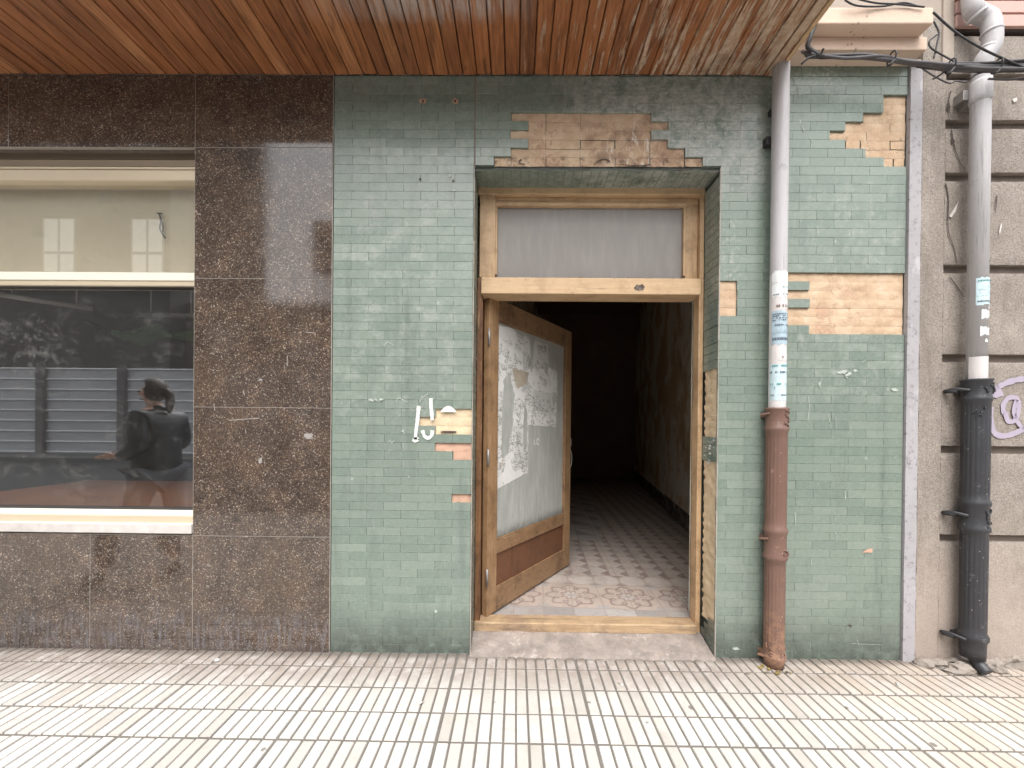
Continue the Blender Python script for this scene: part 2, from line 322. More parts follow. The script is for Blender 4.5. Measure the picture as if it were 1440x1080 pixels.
df = t.nodes.new('ShaderNodeBsdfDiffuse'); df.inputs[0].default_value = (.55,.54,.5,1)
m2 = t.nodes.new('ShaderNodeMixShader')
dirt = g.ma('MULTIPLY', g.mr(g.noise(1, 8, .8, g.sc(None, (7, 7, 9))), .5, .75), .07); spk = g.mr(g.vor(24), .02, .05, .5, 0); spk = g.ma('MULTIPLY', spk, g.mr(g.noise(3, 3), .5, .6))
sm_ = g.ma('MULTIPLY', g.area(X(-40), X(75), Z(540), Z(440), .1, .15, 7), g.mr(g.noise(22, 7, .8), .5, .7, 0, .16))
t.links.new(g.ma('ADD', g.ma('MAXIMUM', g.ma('MAXIMUM', dirt, spk), sm_), .012), m2.inputs[0]); t.links.new(mx.outputs[0], m2.inputs[1]); t.links.new(df.outputs[0], m2.inputs[2]); t.links.new(m2.outputs[0], g.o.inputs[0])
MT['glass'] = g.done()
MT['room'] = plain('shop_room_paint', (.22,.212,.2), .9, .3, 2)
MT['cream_panel'] = plain('cream_panel', (.87,.74,.56), .8, .2, 1.6)
MT['platform'] = plain('stained_plywood', (.36,.15,.075), .5, .25, 5)
MT['green_net'] = plain('green_netting', (.07,.19,.07), .8, .8, 26)
MT['tube_lamp'] = plain('white_batten', (.85,.85,.82), .5, .05)
# masonry, cornice, siding
g = G('rough_render', .92, .2); n = g.noise(3, 6, .7)
c = g.ramp(n, [(.3, (.225,.193,.167)), (.55, (.30,.262,.23)), (.75, (.375,.33,.29))])
ag = g.vor(230, None, 'F1', 'Color'); sp = g.t.nodes.new('ShaderNodeSeparateColor'); g.t.links.new(ag, sp.inputs[0])
c = g.mix(.75, c, g.ramp(sp.outputs[0], [(0, (.5,.48,.46)), (.25, (.88,.87,.85)), (.6, (1.04,1.04,1.04)), (1, (1.4,1.4,1.4))]), 'MULTIPLY')
o = g.xyz(); lo_ = g.mr(g.ma('ADD', o[2], g.ma('MULTIPLY', g.noise(3, 5, .7), .8)), .6, 1.4, 1, 0); c = g.mix(g.ma('MULTIPLY', lo_, .5), c, (.45,.365,.31))
c = g.mix(g.mr(g.noise(1, 5, .7, g.sc(None, (9, 9, 1.5))), .5, .7, 0, .6), c, (.17,.145,.12)); c = g.mix(g.mr(g.noise(2.2, 7, .75), .48, .66, 0, .45), c, (.22,.185,.155))
crk = g.vor(1, g.sc(vv.outputs[0] if False else None, (3.2, 1, 1.4)), 'DISTANCE_TO_EDGE')
g.col(c); g.bump(g.ma('ADD', g.noise(90, 5, .75), g.ma('MULTIPLY', sp.outputs[0], .5)), .5, .005); MT['stone'] = g.done()
MT['groove'] = plain('groove_render', (.20,.165,.14), .95, .4, 12, .4, 60, .1)
MT['crack'] = plain('crack_shadow', (.06,.045,.04), .95)
g = G('cornice_paint', .85, .25); c = g.mix(g.noise(4, 5, .7), (.60,.44,.34), (.72,.57,.46))
pit = g.ma('MULTIPLY', g.mr(g.vor(34), .12, .3, 1, 0), g.mr(g.noise(5, 4, .7), .52, .62)); c = g.mix(g.ma('MULTIPLY', pit, .7), c, (.23,.17,.13))
c = g.mix(g.mr(g.noise(7, 7, .75), .56, .7, 0, .5), c, (.38,.30,.24)); g.col(c); g.bump(g.noise(50, 5, .7), .3, .005); MT['cornice'] = g.done()
MT['siding'] = plain('pink_siding', (.56,.36,.31), .7, .1, 4)
MT['plaster'] = plain('old_plaster', (.40,.34,.29), .9, .25, 5, .4, 60, .2)
g = G('lead_grey_trim', .75, .3); c = g.mix(g.noise(3, 4), (.31,.295,.305), (.42,.40,.415))
c = g.mix(g.mr(g.noise(38, 7, .75), .52, .66, 0, .75), c, (.15,.14,.145)); c = g.mix(g.mr(g.noise(13, 6, .7, g.sc(None, (1, 1, .3))), .58, .68, 0, .6), c, (.55,.53,.55)); g.col(c); g.bump(g.noise(60, 5, .7), .4, .004); MT['trim'] = g.done()
# pipes
g = G('grey_pipe', .5, .4); c = g.mix(g.noise(1, 5, .7, g.sc(None, (14, 14, 2))), (.40,.385,.39), (.54,.52,.525)); c = g.mix(g.mr(g.noise(9, 7, .75), .58, .7, 0, .5), c, (.2,.19,.19)); c = g.mix(g.mr(g.noise(1, 6, .75, g.sc(None, (45, 45, 3))), .56, .64, 0, .7), c, (.56,.54,.54)); c = g.mix(g.mr(g.noise(1, 6, .75, g.sc(None, (30, 30, 1.5))), .58, .66, 0, .45), c, (.19,.18,.18)); g.col(c); MT['pvc'] = g.done()
MT['pvc_pale'] = plain('pale_pipe', (.60,.56,.55), .6, .1, 9, .1)
def iron(name, a, b, chip, rust=None):
    g = G(name, .45, .5); c = g.mix(g.noise(6, 6, .7), a, b)
    c = g.mix(g.mr(g.noise(26, 7, .75), .58, .66, 0, .75), c, chip)
    if rust: 
        o = g.xyz(); c = g.mix(g.ma('MULTIPLY', g.mr(o[2], .1, .45, 1, 0), g.mr(g.noise(40, 6, .7), .42, .58)), c, rust)
    c = g.mix(g.ma('MULTIPLY', g.mr(g.vor(30), .04, .09, 1, 0), .7), c, (.6,.56,.52)); g.col(c); g.bump(g.noise(35, 5, .65), .25, .004); return g.done()
MT['brown_iron'] = iron('brown_cast_iron', (.115,.062,.046), (.19,.108,.082), (.32,.19,.16), (.27,.15,.095))
MT['black_iron'] = iron('black_cast_iron', (.022,.022,.025), (.045,.045,.05), (.13,.125,.13))
MT['metal'] = plain('galvanised_strap', (.30,.28,.27), .5, .3, 20, 0, 60, .5, .6)
MT['cable'] = plain('grey_cable', (.085,.078,.082), .6, .35, 25)
MT['cable_black'] = plain('black_cable', (.03,.028,.03), .6, .3, 25)
MT['paint_white'] = plain('white_paint_mark', (.62,.64,.60), .7, .1, 30)
g = G('purple_spray', .7, .3); g.col(g.mix(g.noise(12, 5), (.33,.285,.355), (.43,.375,.455))); MT['purple'] = g.done()
MT['stick_white'] = plain('sticker_white', (.66,.68,.68), .7, .12, 26)
MT['stick_blue'] = plain('sticker_blue', (.36,.46,.52), .7, .35, 34)
MT['stick_cyan'] = plain('sticker_pale_blue', (.50,.62,.66), .7, .2, 22)
MT['scuff'] = plain('pale_scuff', (.30,.28,.26), .8, .3, 60)
MT['tile_scuff'] = plain('chalky_scuff', (.40,.44,.39), .8, .35, 80)
MT['tan_paper'] = plain('brown_paper', (.40,.345,.27), .8, .3, 14)
MT['ink'] = plain('ink', (.10,.12,.15), .8)
MT['ink_brown'] = plain('ink_brown', (.14,.07,.04), .8)
MT['ink_teal'] = plain('ink_teal', (.10,.28,.26), .8)
MT['chrome'] = plain('worn_nickel', (.62,.6,.58), .3, .1, 20, 0, 60, .5, .9)
MT['red_rust'] = plain('red_lock_plate', (.14,.02,.015), .6, .4, 30)
# paving
g = G('paving_bars', .7, .35); rnd = g.rnd()
c = g.ramp(rnd, [(0, (.45,.425,.39)), (.4, (.55,.53,.50)), (.8, (.60,.58,.555)), (1, (.48,.45,.41))])
c = g.mix(g.mr(g.noise(90, 3, .7), .5, .68, 0, .3), c, (.42,.37,.32))
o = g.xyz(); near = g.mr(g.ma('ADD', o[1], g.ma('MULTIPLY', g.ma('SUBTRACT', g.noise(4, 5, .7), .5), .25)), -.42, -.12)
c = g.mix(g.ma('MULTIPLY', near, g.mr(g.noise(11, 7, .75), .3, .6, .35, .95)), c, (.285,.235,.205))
c = g.mix(g.ma('MULTIPLY', g.mr(o[0], 1.2, 1.9), g.mr(g.noise(5, 6, .7), .35, .62, .15, .6)), c, (.47,.385,.31))
c = g.mix(g.mr(g.noise(6, 8, .75), .52, .68, 0, .5), c, (.36,.32,.28)); c = g.mix(g.mr(g.noise(1.1, 6, .7), .48, .66, 0, .4), c, (.37,.32,.275)); c = g.mix(g.mr(g.noise(45, 6, .8), .6, .68, 0, .5), c, (.27,.24,.21))
spt = g.ma('MULTIPLY', g.mr(g.ma('ADD', g.vor(5.2), g.ma('MULTIPLY', g.noise(60, 3), .06)), .085, .11, 1, 0), g.mr(g.noise(1.7, 1), .44, .48)); c = g.mix(g.ma('MULTIPLY', spt, .8), c, (.13,.115,.10))
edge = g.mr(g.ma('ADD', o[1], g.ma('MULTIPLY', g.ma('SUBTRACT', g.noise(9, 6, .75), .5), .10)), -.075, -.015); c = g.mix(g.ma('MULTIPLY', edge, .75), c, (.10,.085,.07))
g.col(c); g.bump(g.noise(120, 4, .7), .25, .003); MT['pave'] = g.done()
g = G('paving_groove', .95, .1); g.col(g.mix(g.noise(9, 6, .7), (.10,.092,.082), (.22,.20,.178))); MT['pave_gap'] = g.done()
MT['asphalt'] = plain('asphalt', (.055,.055,.056), .9, .3, 20, .4, 120, .2)
MT['concrete'] = plain('kerb_concrete', (.40,.37,.33), .9, .2, 8, .4, 60, .2)
g = G('worn_step', .85, .25); n = g.noise(7, 8, .75)
c = g.ramp(n, [(.3, (.15,.13,.118)), (.5, (.26,.22,.195)), (.7, (.37,.31,.27))])
c = g.mix(g.mr(g.noise(13, 8, .8), .56, .64, 0, .6), c, (.46,.42,.39)); c = g.mix(g.ma('MULTIPLY', g.mr(g.vor(1, g.sc(None, (20, 20, 1)), 'DISTANCE_TO_EDGE'), 0, .04, 1, 0), g.mr(g.noise(5, 3), .52, .62)), c, (.22,.16,.13))
g.col(c); g.bump(n, .5, .01); MT['step'] = g.done()
g = G('hydraulic_tiles', .55, .35); at = g.t.nodes.new('ShaderNodeVertexColor'); at.layer_name = 'pattern'
c = g.mix(g.mr(g.noise(6, 8, .78), .40, .64, .05, .5), at.outputs[0], (.38,.33,.295)); c = g.mix(g.mr(g.noise(22, 7, .75), .52, .68, 0, .55), c, (.20,.165,.145)); c = g.mix(g.mr(g.noise(3, 6, .7), .5, .68, 0, .45), c, (.25,.21,.185)); g.col(c); g.bump(g.noise(20, 5), .1, .004); MT['hydraulic'] = g.done()
g = G('stained_corridor_plaster', .9, .2); c = g.mix(g.noise(3, 6, .7), (.78,.72,.60), (.86,.81,.69))
c = g.mix(g.mr(g.noise(1.6, 5, .65), .46, .58, 0, .85), c, (.60,.42,.24)); c = g.mix(g.mr(g.noise(2.3, 7, .75), .58, .7, 0, .55), c, (.28,.19,.11))
c = g.mix(g.mr(g.noise(6, 7, .75), .6, .66, 0, .7), c, (.46,.41,.33)); g.col(c); g.bump(g.noise(8, 6, .7), .4, .01); MT['corridor'] = g.done()
g = G('dark_skirting', .8, .3); c = g.mix(g.mr(g.noise(9, 7, .75), .45, .6), (.10,.075,.06), (.30,.25,.21)); g.col(c); MT['skirting'] = g.done()
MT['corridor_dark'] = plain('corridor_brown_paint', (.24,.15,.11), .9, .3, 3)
MT['rubble'] = plain('rubble_stone', (.27,.235,.205), .95, .45, 22, 1.0, 45, .2)

# ------------------------------------------------------------------ key lines of the facade
XA, XOL, XOR, XE = X(466), X(664), X(1009), X(1270)
XT0, XT1 = X(1271), X(1287)
ZS = Z(106, 720); ZOP = Z(236, 840); ZR = Z(80, 1190)
FY = .175                                   # depth of the door frame behind the facade
XGAP = X(668, 170)

# ------------------------------------------------------------------ pavement, road
gb = B(); gb.box(-60, 60, -3.4, 12, -.4, -.006)
struct(gb.build('pavement_bed', MT['pave_gap']))
pb = B(); bw, bl, gap = .0550, .1675, .0092
yrow = [0.0, -.128]
while yrow[-1] > -3.15: yrow.append(yrow[-1]-bl)
def ground_y(x): return -.002
for j in range(len(yrow)-1):
    y1, y0 = yrow[j], yrow[j+1]; n0 = int(-8.5/bw); n1 = int(8.5/bw)
    for i in range(n0, n1):
        xx = i*bw + .012 + (0.0035 if (i//6) % 2 else 0)
        g1 = gap*(1.08 if i % 6 == 0 else .86)*.5; g2 = gap*(1.08 if (i+1) % 6 == 0 else .86)*.5
        ga = .0078 if j % 2 else .0064; h = random.uniform(-.0012, .0012); b_ = .0022
        x0, x1, a, c = xx+g1, xx+bw-g2, y0+ga, y1-ga
        if j == 0: c = y1+.02
        tx, ty = random.uniform(-.004, .004), random.uniform(-.003, .003)
        def zz(x, y): return h + tx*(x-xx) + ty*(y-a)
        T = [(x0+b_,a+b_),(x1-b_,a+b_),(x1-b_,c-b_),(x0+b_,c-b_)]; L = [(x0,a),(x1,a),(x1,c),(x0,c)]
        pb.add([(p,q,zz(p,q)) for p,q in T]+[(p,q,zz(p,q)-.0058) for p,q in L], [(0,1,2,3)]+[(4+k,4+(k+1)%4,(k+1)%4,k) for k in range(4)])
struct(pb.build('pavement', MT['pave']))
kb = B(); kb.box(-60, 60, -3.55, -3.4, -.4, -.004); struct(kb.build('kerb', MT['concrete']))
rb = B(); rb.quad((-60,-12,-.13),(60,-12,-.13),(60,-3.55,-.13),(-60,-3.55,-.13)); struct(rb.build('road', MT['asphalt']))
fb = B(); fb.box(-60, 60, -30, -12, -.4, -.01); struct(fb.build('far_pavement', plain('worn_tarmac', (.15,.145,.14), .9, .3, 3)))

# ------------------------------------------------------------------ green tiled wall
wall = thing('tiled_wall', 'wall of narrow green glazed tiles with stepped patches of missing tiles around the open doorway', 'wall', ((XA+XE)/2, .1, 0))
rows = []; yy = 107.0
while yy < 925:
    h = 12.62 - .92*(yy-108)/815; rows.append((Z(yy+h, 840), Z(yy, 840), yy+h/2)); yy += h
rows[-1] = (-.005, rows[-1][1], rows[-1][2])
up = []; yy = 107.0
while yy > 80: up.append((Z(yy, 1190), Z(yy-12.6, 1190), yy-6.3)); yy -= 12.6
MISS = [ # y0, y1, x0, x1 in photo pixels
 (155,167,719,916),(167,180,743,941),(180,192.5,718,916),(192.5,205,743,940),(205,218,718,964),(218,231,694,989),(231,240,669,1008),
 (580,592,612,700),(592,604,587,700),(604,617,612,700),(630,642,612,700),(642,654,637,700),(693,705,635,700),
 (133,157,1243,1300),(157,170,1217,1300),(170,183,1191,1300),(183,195,1167,1300),(195,207,1191,1300),(207,220,1217,1300),(220,232,1243,1300),
 (386,397,1095,1300),(397,410,1139,1300),(410,422,1095,1300),(422,436,1139,1300),(436,449,1095,1300),(449,462,1138,1300),
 (397,448,1005,1037)]
def gaps(yc):
    out = []
    for a, b, p, q in MISS:
        if a <= yc < b: out.append((X(p, yc)+.004*fbm(p, yc, 1, .7), X(q, yc)+.004*fbm(q, yc, 5, .7)))
    return out
def minus(seg, cuts):
    res = [seg]
    for a, b in cuts:
        nx = []
        for s, e in res:
            if b <= s or a >= e: nx.append((s, e)); continue
            if a > s: nx.append((s, a))
            if b < e: nx.append((b, e))
        res = nx
    return [r for r in res if r[1]-r[0] > .012]
TL = .195; J = .0009
tl = B(); MO = {}
def region(px, yc):
    if yc < 300: return 0 if px < X(1100) else 1
    if yc < 500: return 2 if px < X(1050) else 3
    return 4 if yc < 622 else (5 if yc < 670 else 6)
def lay(xs, xe, z0, z1, yc, i, off=0):
    cuts = gaps(yc); x = xs - TL + ((i % 2)*TL/2) + off
    cur = xs
    while x < xe:
        e = min(x+TL*random.uniform(.995, 1.005), xe); x += TL
        if e-cur < .016: continue
        if xe-e < .016: e = xe
        s = cur; cur = e
        for a, b in minus((s, e), cuts):
            t = (random.gauss(0, .0022), random.gauss(0, .006))
            tl.chip(a+J/2, b-J/2, z0+J/2, z1-J/2, random.uniform(0, .0008), .0208, .0006, t)
    for a, b in cuts:           # mortar left where tiles are gone, one irregular lump per lost tile
        a, b = max(a, xs), min(b, xe)
        if b-a < .02: continue
        n = max(1, round((b-a)/TL)); mi = 0
        if 580 <= yc <= 617: mi = 2
        elif 617 < yc < 710: mi = 1
        k = .003 if 190 < yc < 260 else (.0014 if yc < 260 else .0009)
        e_ = [a] + [a+(b-a)*(q+.5*(i % 2))/n for q in range(n+1) if a+.03 < a+(b-a)*(q+.5*(i % 2))/n < b-.03] + [b]
        if mi or (386 <= yc <= 462) or (133 <= yc <= 157): e_ = [a, b]
        for s, e in zip(e_[:-1], e_[1:]):
            nx = max(3, int((e-s)/.012)); nz = 4; yb = .0115 + random.uniform(-.0012, .0012)
            gx = k*(random.uniform(.5, 1.3) if random.random() < (.55 if 190 < yc < 240 else .2) else .12); gz = k*(random.uniform(.3, .8) if random.random() < (.5 if 190 < yc < 240 else .2) else .1)
            V = []
            for q in range(nz+1):
                for p in range(nx+1):
                    u, w = p/nx, q/nz; px = s+gx+(e-s-2*gx)*u; pz = z0+gz+(z1-z0-2*gz)*w
                    d = fbm(px, pz, 3, 22)*.0026 + fbm(px, pz, 9, 70, 2)*.0014
                    ed = .0011 if (q in (0, nz) or p in (0, nx)) else 0
                    if 0 < p < nx: pz += fbm(px, pz, 5, 60)*.0016
                    V.append((px, yb+d+ed, pz))
            MO.setdefault(region((s+e)/2, yc), B()).add(V, [(q*(nx+1)+p, q*(nx+1)+p+1, (q+1)*(nx+1)+p+1, (q+1)*(nx+1)+p) for q in range(nz) for p in range(nx)], mi, True)
for i, (z0, z1, yc) in enumerate(rows):
    lay(XA+.004, (XGAP-.004 if z1 > ZOP+.02 else XOL-.004), z0, z1, yc, i, .006)
    if z0 > ZOP-.02: lay(XGAP+.004, XE, max(z0, ZOP-.012), z1, yc, i, .03)
    else: lay(XOR+.003, XE, z0, z1, yc, i, .05)
XC = X(1090, 107)
for i, (z0, z1, yc) in enumerate(up): lay(XC, XE, z0, z1, yc, i+1, .05)
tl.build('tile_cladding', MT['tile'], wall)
for k in sorted(MO): MO[k].build('mortar_patch', [MT['mortar'], MT['mortar_pink'], MT['mortar_cream']], wall)
cb = B()
ZT = ZS+.35
for x0, x1, z0, z1 in ((XA, XOL-.0125, -.05, ZOP-.0005), (XOR+.03, XT1, -.05, ZOP-.0005), (XA, XT1, ZOP, ZT)): cb.box(x0+.0005, x1-.0005, .0205, .40, z0, z1)
cb.build('wall_core', MT['grout'], wall)
# reveals of the doorway: slips turned into the opening
RV = [B(), B(), B()]; rv = RV[0]
def reveal_tile(xf, sgn, z0, z1, y0, y1):
    x = xf + random.uniform(-.001, .001); c = .0012
    V = [(x, y0+c, z0+c), (x, y1-c, z0+c), (x, y1-c, z1-c), (x, y0+c, z1-c), (x-sgn*c, y0, z0), (x-sgn*c, y1, z0), (x-sgn*c, y1, z1), (x-sgn*c, y0, z1)]
    fs = [(0,1,2,3)] + [(4+k, 4+(k+1) % 4, (k+1) % 4, k) for k in range(4)]
    rv.add(V, [f if sgn < 0 else f[::-1] for f in fs])
for i, (z0, z1, yc) in enumerate(rows):
    if z1 > ZOP: continue
    rv = RV[0]; reveal_tile(XOL+.003, 1, z0+.0008, z1-.0008, .004, FY)
    if yc < 512 or yc > 878 or 608 < yc < 655:
        ye = FY if not (yc > 878) else .02 + (rows[0][2]+yc-878)*0 + min(.155, .05+(yc-878)*.004)
        rv = RV[1]; reveal_tile(XOR-.003, -1, z0+.0008, z1-.0008, .004, ye)
xx = XOL+.01
while xx < XOR-.012:
    w = .0505; x1 = min(xx+w, XOR-.004); zt = ZOP-.0125+random.uniform(-.0012, .0008)
    RV[2].add([(xx,.004,zt),(x1-.0035,.004,zt),(x1-.0035,FY,zt),(xx,FY,zt)], [(0,1,2,3)][:1]); xx += w
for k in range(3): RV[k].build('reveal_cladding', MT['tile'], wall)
rc = B()
rc.box(XOL-.012, XOL, .0155, FY+.07, -.05, ZOP-.0125); rc.box(XOL-.01, XOR+.01, .0155, FY+.05, ZOP-.0105, ZOP-.001)
rc.build('reveal_backing', MT['grout'], wall)
rm = B(); ny = 8; zz0, zz1 = Z(884, 1005), Z(511, 1005); nz = 110
V = []
for q in range(nz+1):
    for p in range(ny+1):
        z = zz0+(zz1-zz0)*q/nz; y = .006+(FY-.012-.006)*p/ny
        if p == ny: y += .008*fbm(0, z, 2, 26) + .006*math.sin(z*62*2)
        jt = min(abs((z/.05) % 1), abs(1-(z/.05) % 1)); V.append((XOR+.004+.006*fbm(y, z, 1, 20)+(.003 if jt < .1 else 0), y, z))
rm.add(V, [(q*(ny+1)+p, (q+1)*(ny+1)+p, (q+1)*(ny+1)+p+1, q*(ny+1)+p+1) for q in range(nz) for p in range(ny)], 0, True)
rm.build('reveal_mortar', MT['mortar_cream'], wall)
for xe, zt in ((XOL, ZOP), (XOR, Z(236, 1012))):
    eb = B()
    for k in range(40):
        a = k/40*zt; b = (k+1)/40*zt
        w = random.uniform(.0012, .0032); eb.box(xe-w, xe+w, -.0035, .0035, a, b-.0005)
    eb.build('corner_bead', MT['joint'], wall)
tr_ = B(); nz = 60; V = []
for q in range(nz+1):
    z = -.02+(Z(92, 1285)+.02)*q/nz; w = .004*fbm(3, z, 0, 5)
    for x, y in ((XT0+.0005, .012), (XT0+.001+w*.5, -.012), ((XT0+XT1)/2, -.0125+.0015*fbm(1, z, 5, 9)), (XT1+.001+w*.5, -.0145), (XT1+.004, .012)): V.append((x, y, z))
tr_.add(V, [(q*5+p, q*5+p+1, (q+1)*5+p+1, (q+1)*5+p) for q in range(nz) for p in range(4)], 0, False)
tr_.build('grey_edge_trim', MT['trim'], wall)
# marks on the tiles
def stroke(b, pts, w, Y=-.0028, mi=0, n=6):
    pts = spline([P(px, py, Y) for px, py in pts], n); L = []
    ws = w if isinstance(w, (list, tuple)) else (w, w)
    for i, p in enumerate(pts):
        t = pts[min(i+1, len(pts)-1)]-pts[max(i-1, 0)]; nrm = Vector((-t.z, 0, t.x)).normalized(); k = i/(len(pts)-1)
        ww = (ws[0]+(ws[1]-ws[0])*k)*(1+.25*fbm(p.x, p.z, 0, 60))
        L.append((p+nrm*ww/2, p-nrm*ww/2))
    V = [q for pr in L for q in pr]
    b.add(V, [(2*i, 2*i+1, 2*i+3, 2*i+2) for i in range(len(L)-1)], mi)
def blob(b, px, py, rx, ry, Y=-.0028, mi=0, n=12, jag=.35):
    c = P(px, py, Y); k = D/F; V = [c]+[c+Vector((math.cos(2*math.pi*i/n)*rx*k, 0, math.sin(2*math.pi*i/n)*ry*k))*(1+random.uniform(-jag, jag)) for i in range(n)]
    b.add(V, [(0, 1+i, 1+(i+1) % n) for i in range(n)], mi)
gm = B()
stroke(gm, [(589,571),(588,580),(587,592),(585,606),(584,618)], (.022,.018)); blob(gm, 584, 618, 5, 3.5)
stroke(gm, [(606,560),(606,570),(607,580),(608,591)], .021); stroke(gm, [(594,605),(597,613),(602,616),(607,612),(608,605)], .02)
gm.build('white_graffiti', MT['paint_white'], wall)
dome = B(); c0 = P(630, 579.5, -.0028); dome.add([c0+Vector((-.044,0,0)), c0+Vector((.05,0,0)), c0+Vector((.042,0,.012)), c0+Vector((.022,0,.03)), c0+Vector((0,0,.037)), c0+Vector((-.02,0,.028)), c0+Vector((-.036,0,.012))], [tuple(range(7))])
dome.build('white_graffiti', MT['paint_white'], wall)
sb = B()
for a in ([(557,566),(560,560),(566,562),(573,566)], [(590,565),(595,558),(602,554)], [(598,572),(602,577),(597,581)], [(546,623),(548,619),(551,623),(554,619)], [(547,639),(548,632),(552,634)], [(562,636),(566,640)], [(567,623),(567,630)],
          [(523,560),(530,564),(538,563)], [(540,487),(545,481),(553,486)], [(592,484),(599,489),(602,496)], [(566,607),(569,610)], [(574,669),(576,672)], [(604,664),(608,668)],
          [(1154,527),(1155,535),(1153,545)], [(1137,557),(1138,575),(1136,592)], [(1164,581),(1167,592),(1169,602)], [(1175,586),(1176,603)], [(1188,528),(1192,532)], [(1212,510),(1218,506)], [(1188,690),(1189,702)], [(1118,720),(1119,740)], [(1174,721),(1175,733)],
          [(1141,785),(1141,795)], [(1175,748),(1176,760)], [(1240,755),(1260,757)], [(1230,766),(1236,765)], [(1113,105),(1121,118),(1124,135)], [(1117,128),(1127,122)], [(1139,192),(1143,200)], [(1128,177),(1131,185)], [(1257,645),(1261,641)], [(1064,905),(1070,908)], [(1198,905),(1240,907)], [(1205,900),(1208,907)]):
    stroke(sb, a, random.uniform(.0015, .0045), n=4)
for px, py, rx, ry in ((1185,523,8,2.5),(1192,526,5,3),(1203,521,3,2),(1153,541,2,4),(1258,548,4,2.5),(524,562,6,2.5),(536,562,3,2),(1090,720,1,1),(633,247,2,2),(613,860,2,2),(638,267,2,2),(566,606,2,1.5),(1035,912,4,2)): blob(sb, px, py, rx, ry)
sb.build('white_scuff', MT['tile_scuff'], wall)
rd = B(); rd.add([P(1212,777,-.003),P(1227,777,-.003),P(1227,771.5,-.003),P(1221,771.5,-.003)], [(0,1,2,3)])
rd.build('broken_tile_chip', MT['mortar_pink'], wall)
ph = B()
for px, py in ((595,142),(640,142)): blob(ph, px, py, 5, 3.5, -.0022, 0); blob(ph, px, py, 1.8, 2, -.0026, 1)
for px, py in ((591,252),(637,254)): blob(ph, px, py, 1.6, 1.6, -.0022, 1)
blob(ph, 1196, 880, 2.2, 2, -.0022, 1)
ph.build('drill_hole', [MT['mortar_pink'], MT['crack']], wall)
mk = B()
for pts in ([(700,236),(740,237),(790,235),(830,237)], [(835,232),(842,226),(850,224),(858,227)], [(866,236),(900,238),(930,235),(960,238)], [(870,231),(900,233),(915,231)], [(955,233),(962,237),(975,238)], [(728,227),(733,224),(730,229),(738,231)]): stroke(mk, pts, (.003,.006), .0068, 0, 8)
mk.build('mortar_crack', MT['crack'], wall)
dh = B(); blob(dh, 631, 607.5, 12, 1.6, .0055, 0, 14, .15); dh.build('mortar_hole', MT['crack'], wall)
vt = B(); vt.box(XGAP-.004, XGAP+.0045, .0005, .013, ZOP, ZS-.001); vt.build('expansion_joint', MT['groove'], wall)
# dark patterned tile still stuck to the reveal: scrawled marks
wt = B()
for k in range(16):
    y = random.uniform(.02, FY-.02); z = random.uniform(Z(652, 995, .08), Z(614, 995, .08)); s = random.uniform(.006, .02)
    wt.add([(XOR-.0052, y-s, z), (XOR-.0052, y, z+s*.5), (XOR-.0052, y+s, z+.003), (XOR-.0052, y, z-s*.4)], [(0,1,2,3)])
wt.build('scrawled_mark', MT['paint_white'], wall)

# ------------------------------------------------------------------ granite shopfront
gw = thing('granite_wall', 'polished dark brown speckled granite cladding around the shop window', 'wall', (X(200), .05, 0))
XW = X(272.5); ZG = [Z(921, 300), Z(754, 368), Z(573, 368), Z(392, 368), Z(208, 300), ZS]
ZG[0] = -.005; XB = X(127, 850); XL_ = X(-420)
def slab(x0, x1, z0, z1):
    b = B(); e = .0014; b.chip(x0+e, x1-e, z0+e, z1-e, -.004, .03, .0012); b.build('granite_slab', MT['granite'], gw)
for k in range(4): slab(XW, XA-.002, ZG[k], ZG[k+1])
for x0, x1 in ((X(13,150), XW), (XW, XA-.002), (X(-250,150), X(13,150)), (X(-520,150), X(-250,150))): slab(x0, x1, ZG[4], ZG[5])
for x0, x1 in ((XB, XW), (X(-12), XB), (X(-150), X(-12)), (X(-285), X(-150)), (XL_, X(-285))): slab(x0, x1, ZG[0], Z(751, 135))
slab(X(-520), XL_, ZG[0], ZG[4])
jb = B(); jb.box(XW-.0005, XA-.0005, -.0022, .02, -.02, ZS); jb.box(X(-520), XW-.0005, -.0022, .02, ZG[4]+.0004, ZS); jb.box(XL_+.001, XW-.0005, -.0022, .02, -.02, Z(751, 135)-.0004)
jb.build('slab_joint', MT['joint'], gw)
sc_ = B()
for a in ([(342,549),(344,556)], [(364,534),(369,536)], [(345,604),(346,609)], [(301,568),(302,577)], [(322,591),(365,588)], [(430,467),(440,468)], [(404,500),(404,515)], [(433,610),(440,616),(430,617)]): stroke(sc_, a, .004, -.0062)
blob(sc_, 433, 613, 7, 3, -.0062); blob(sc_, 366, 647, 3, 4, -.0062); blob(sc_, 366, 534, 3, 1.5, -.0062)
sc_.build('white_scuff', MT['scuff'], gw)
cw = B(); cw.box(X(-520), XA-.001, .0202, .4, ZG[4]+.006, ZT); cw.box(XW+.002, XA-.001, .0202, .4, -.05, ZG[4]+.0055); cw.box(X(-520), XW+.0015, .0202, .4, -.05, Z(752, 135)-.02); cw.box(X(-520), XL_-.002, .0202, .4, Z(752,135)-.0195, ZG[4]+.0055)
cw.build('wall_core', MT['groove'], gw)

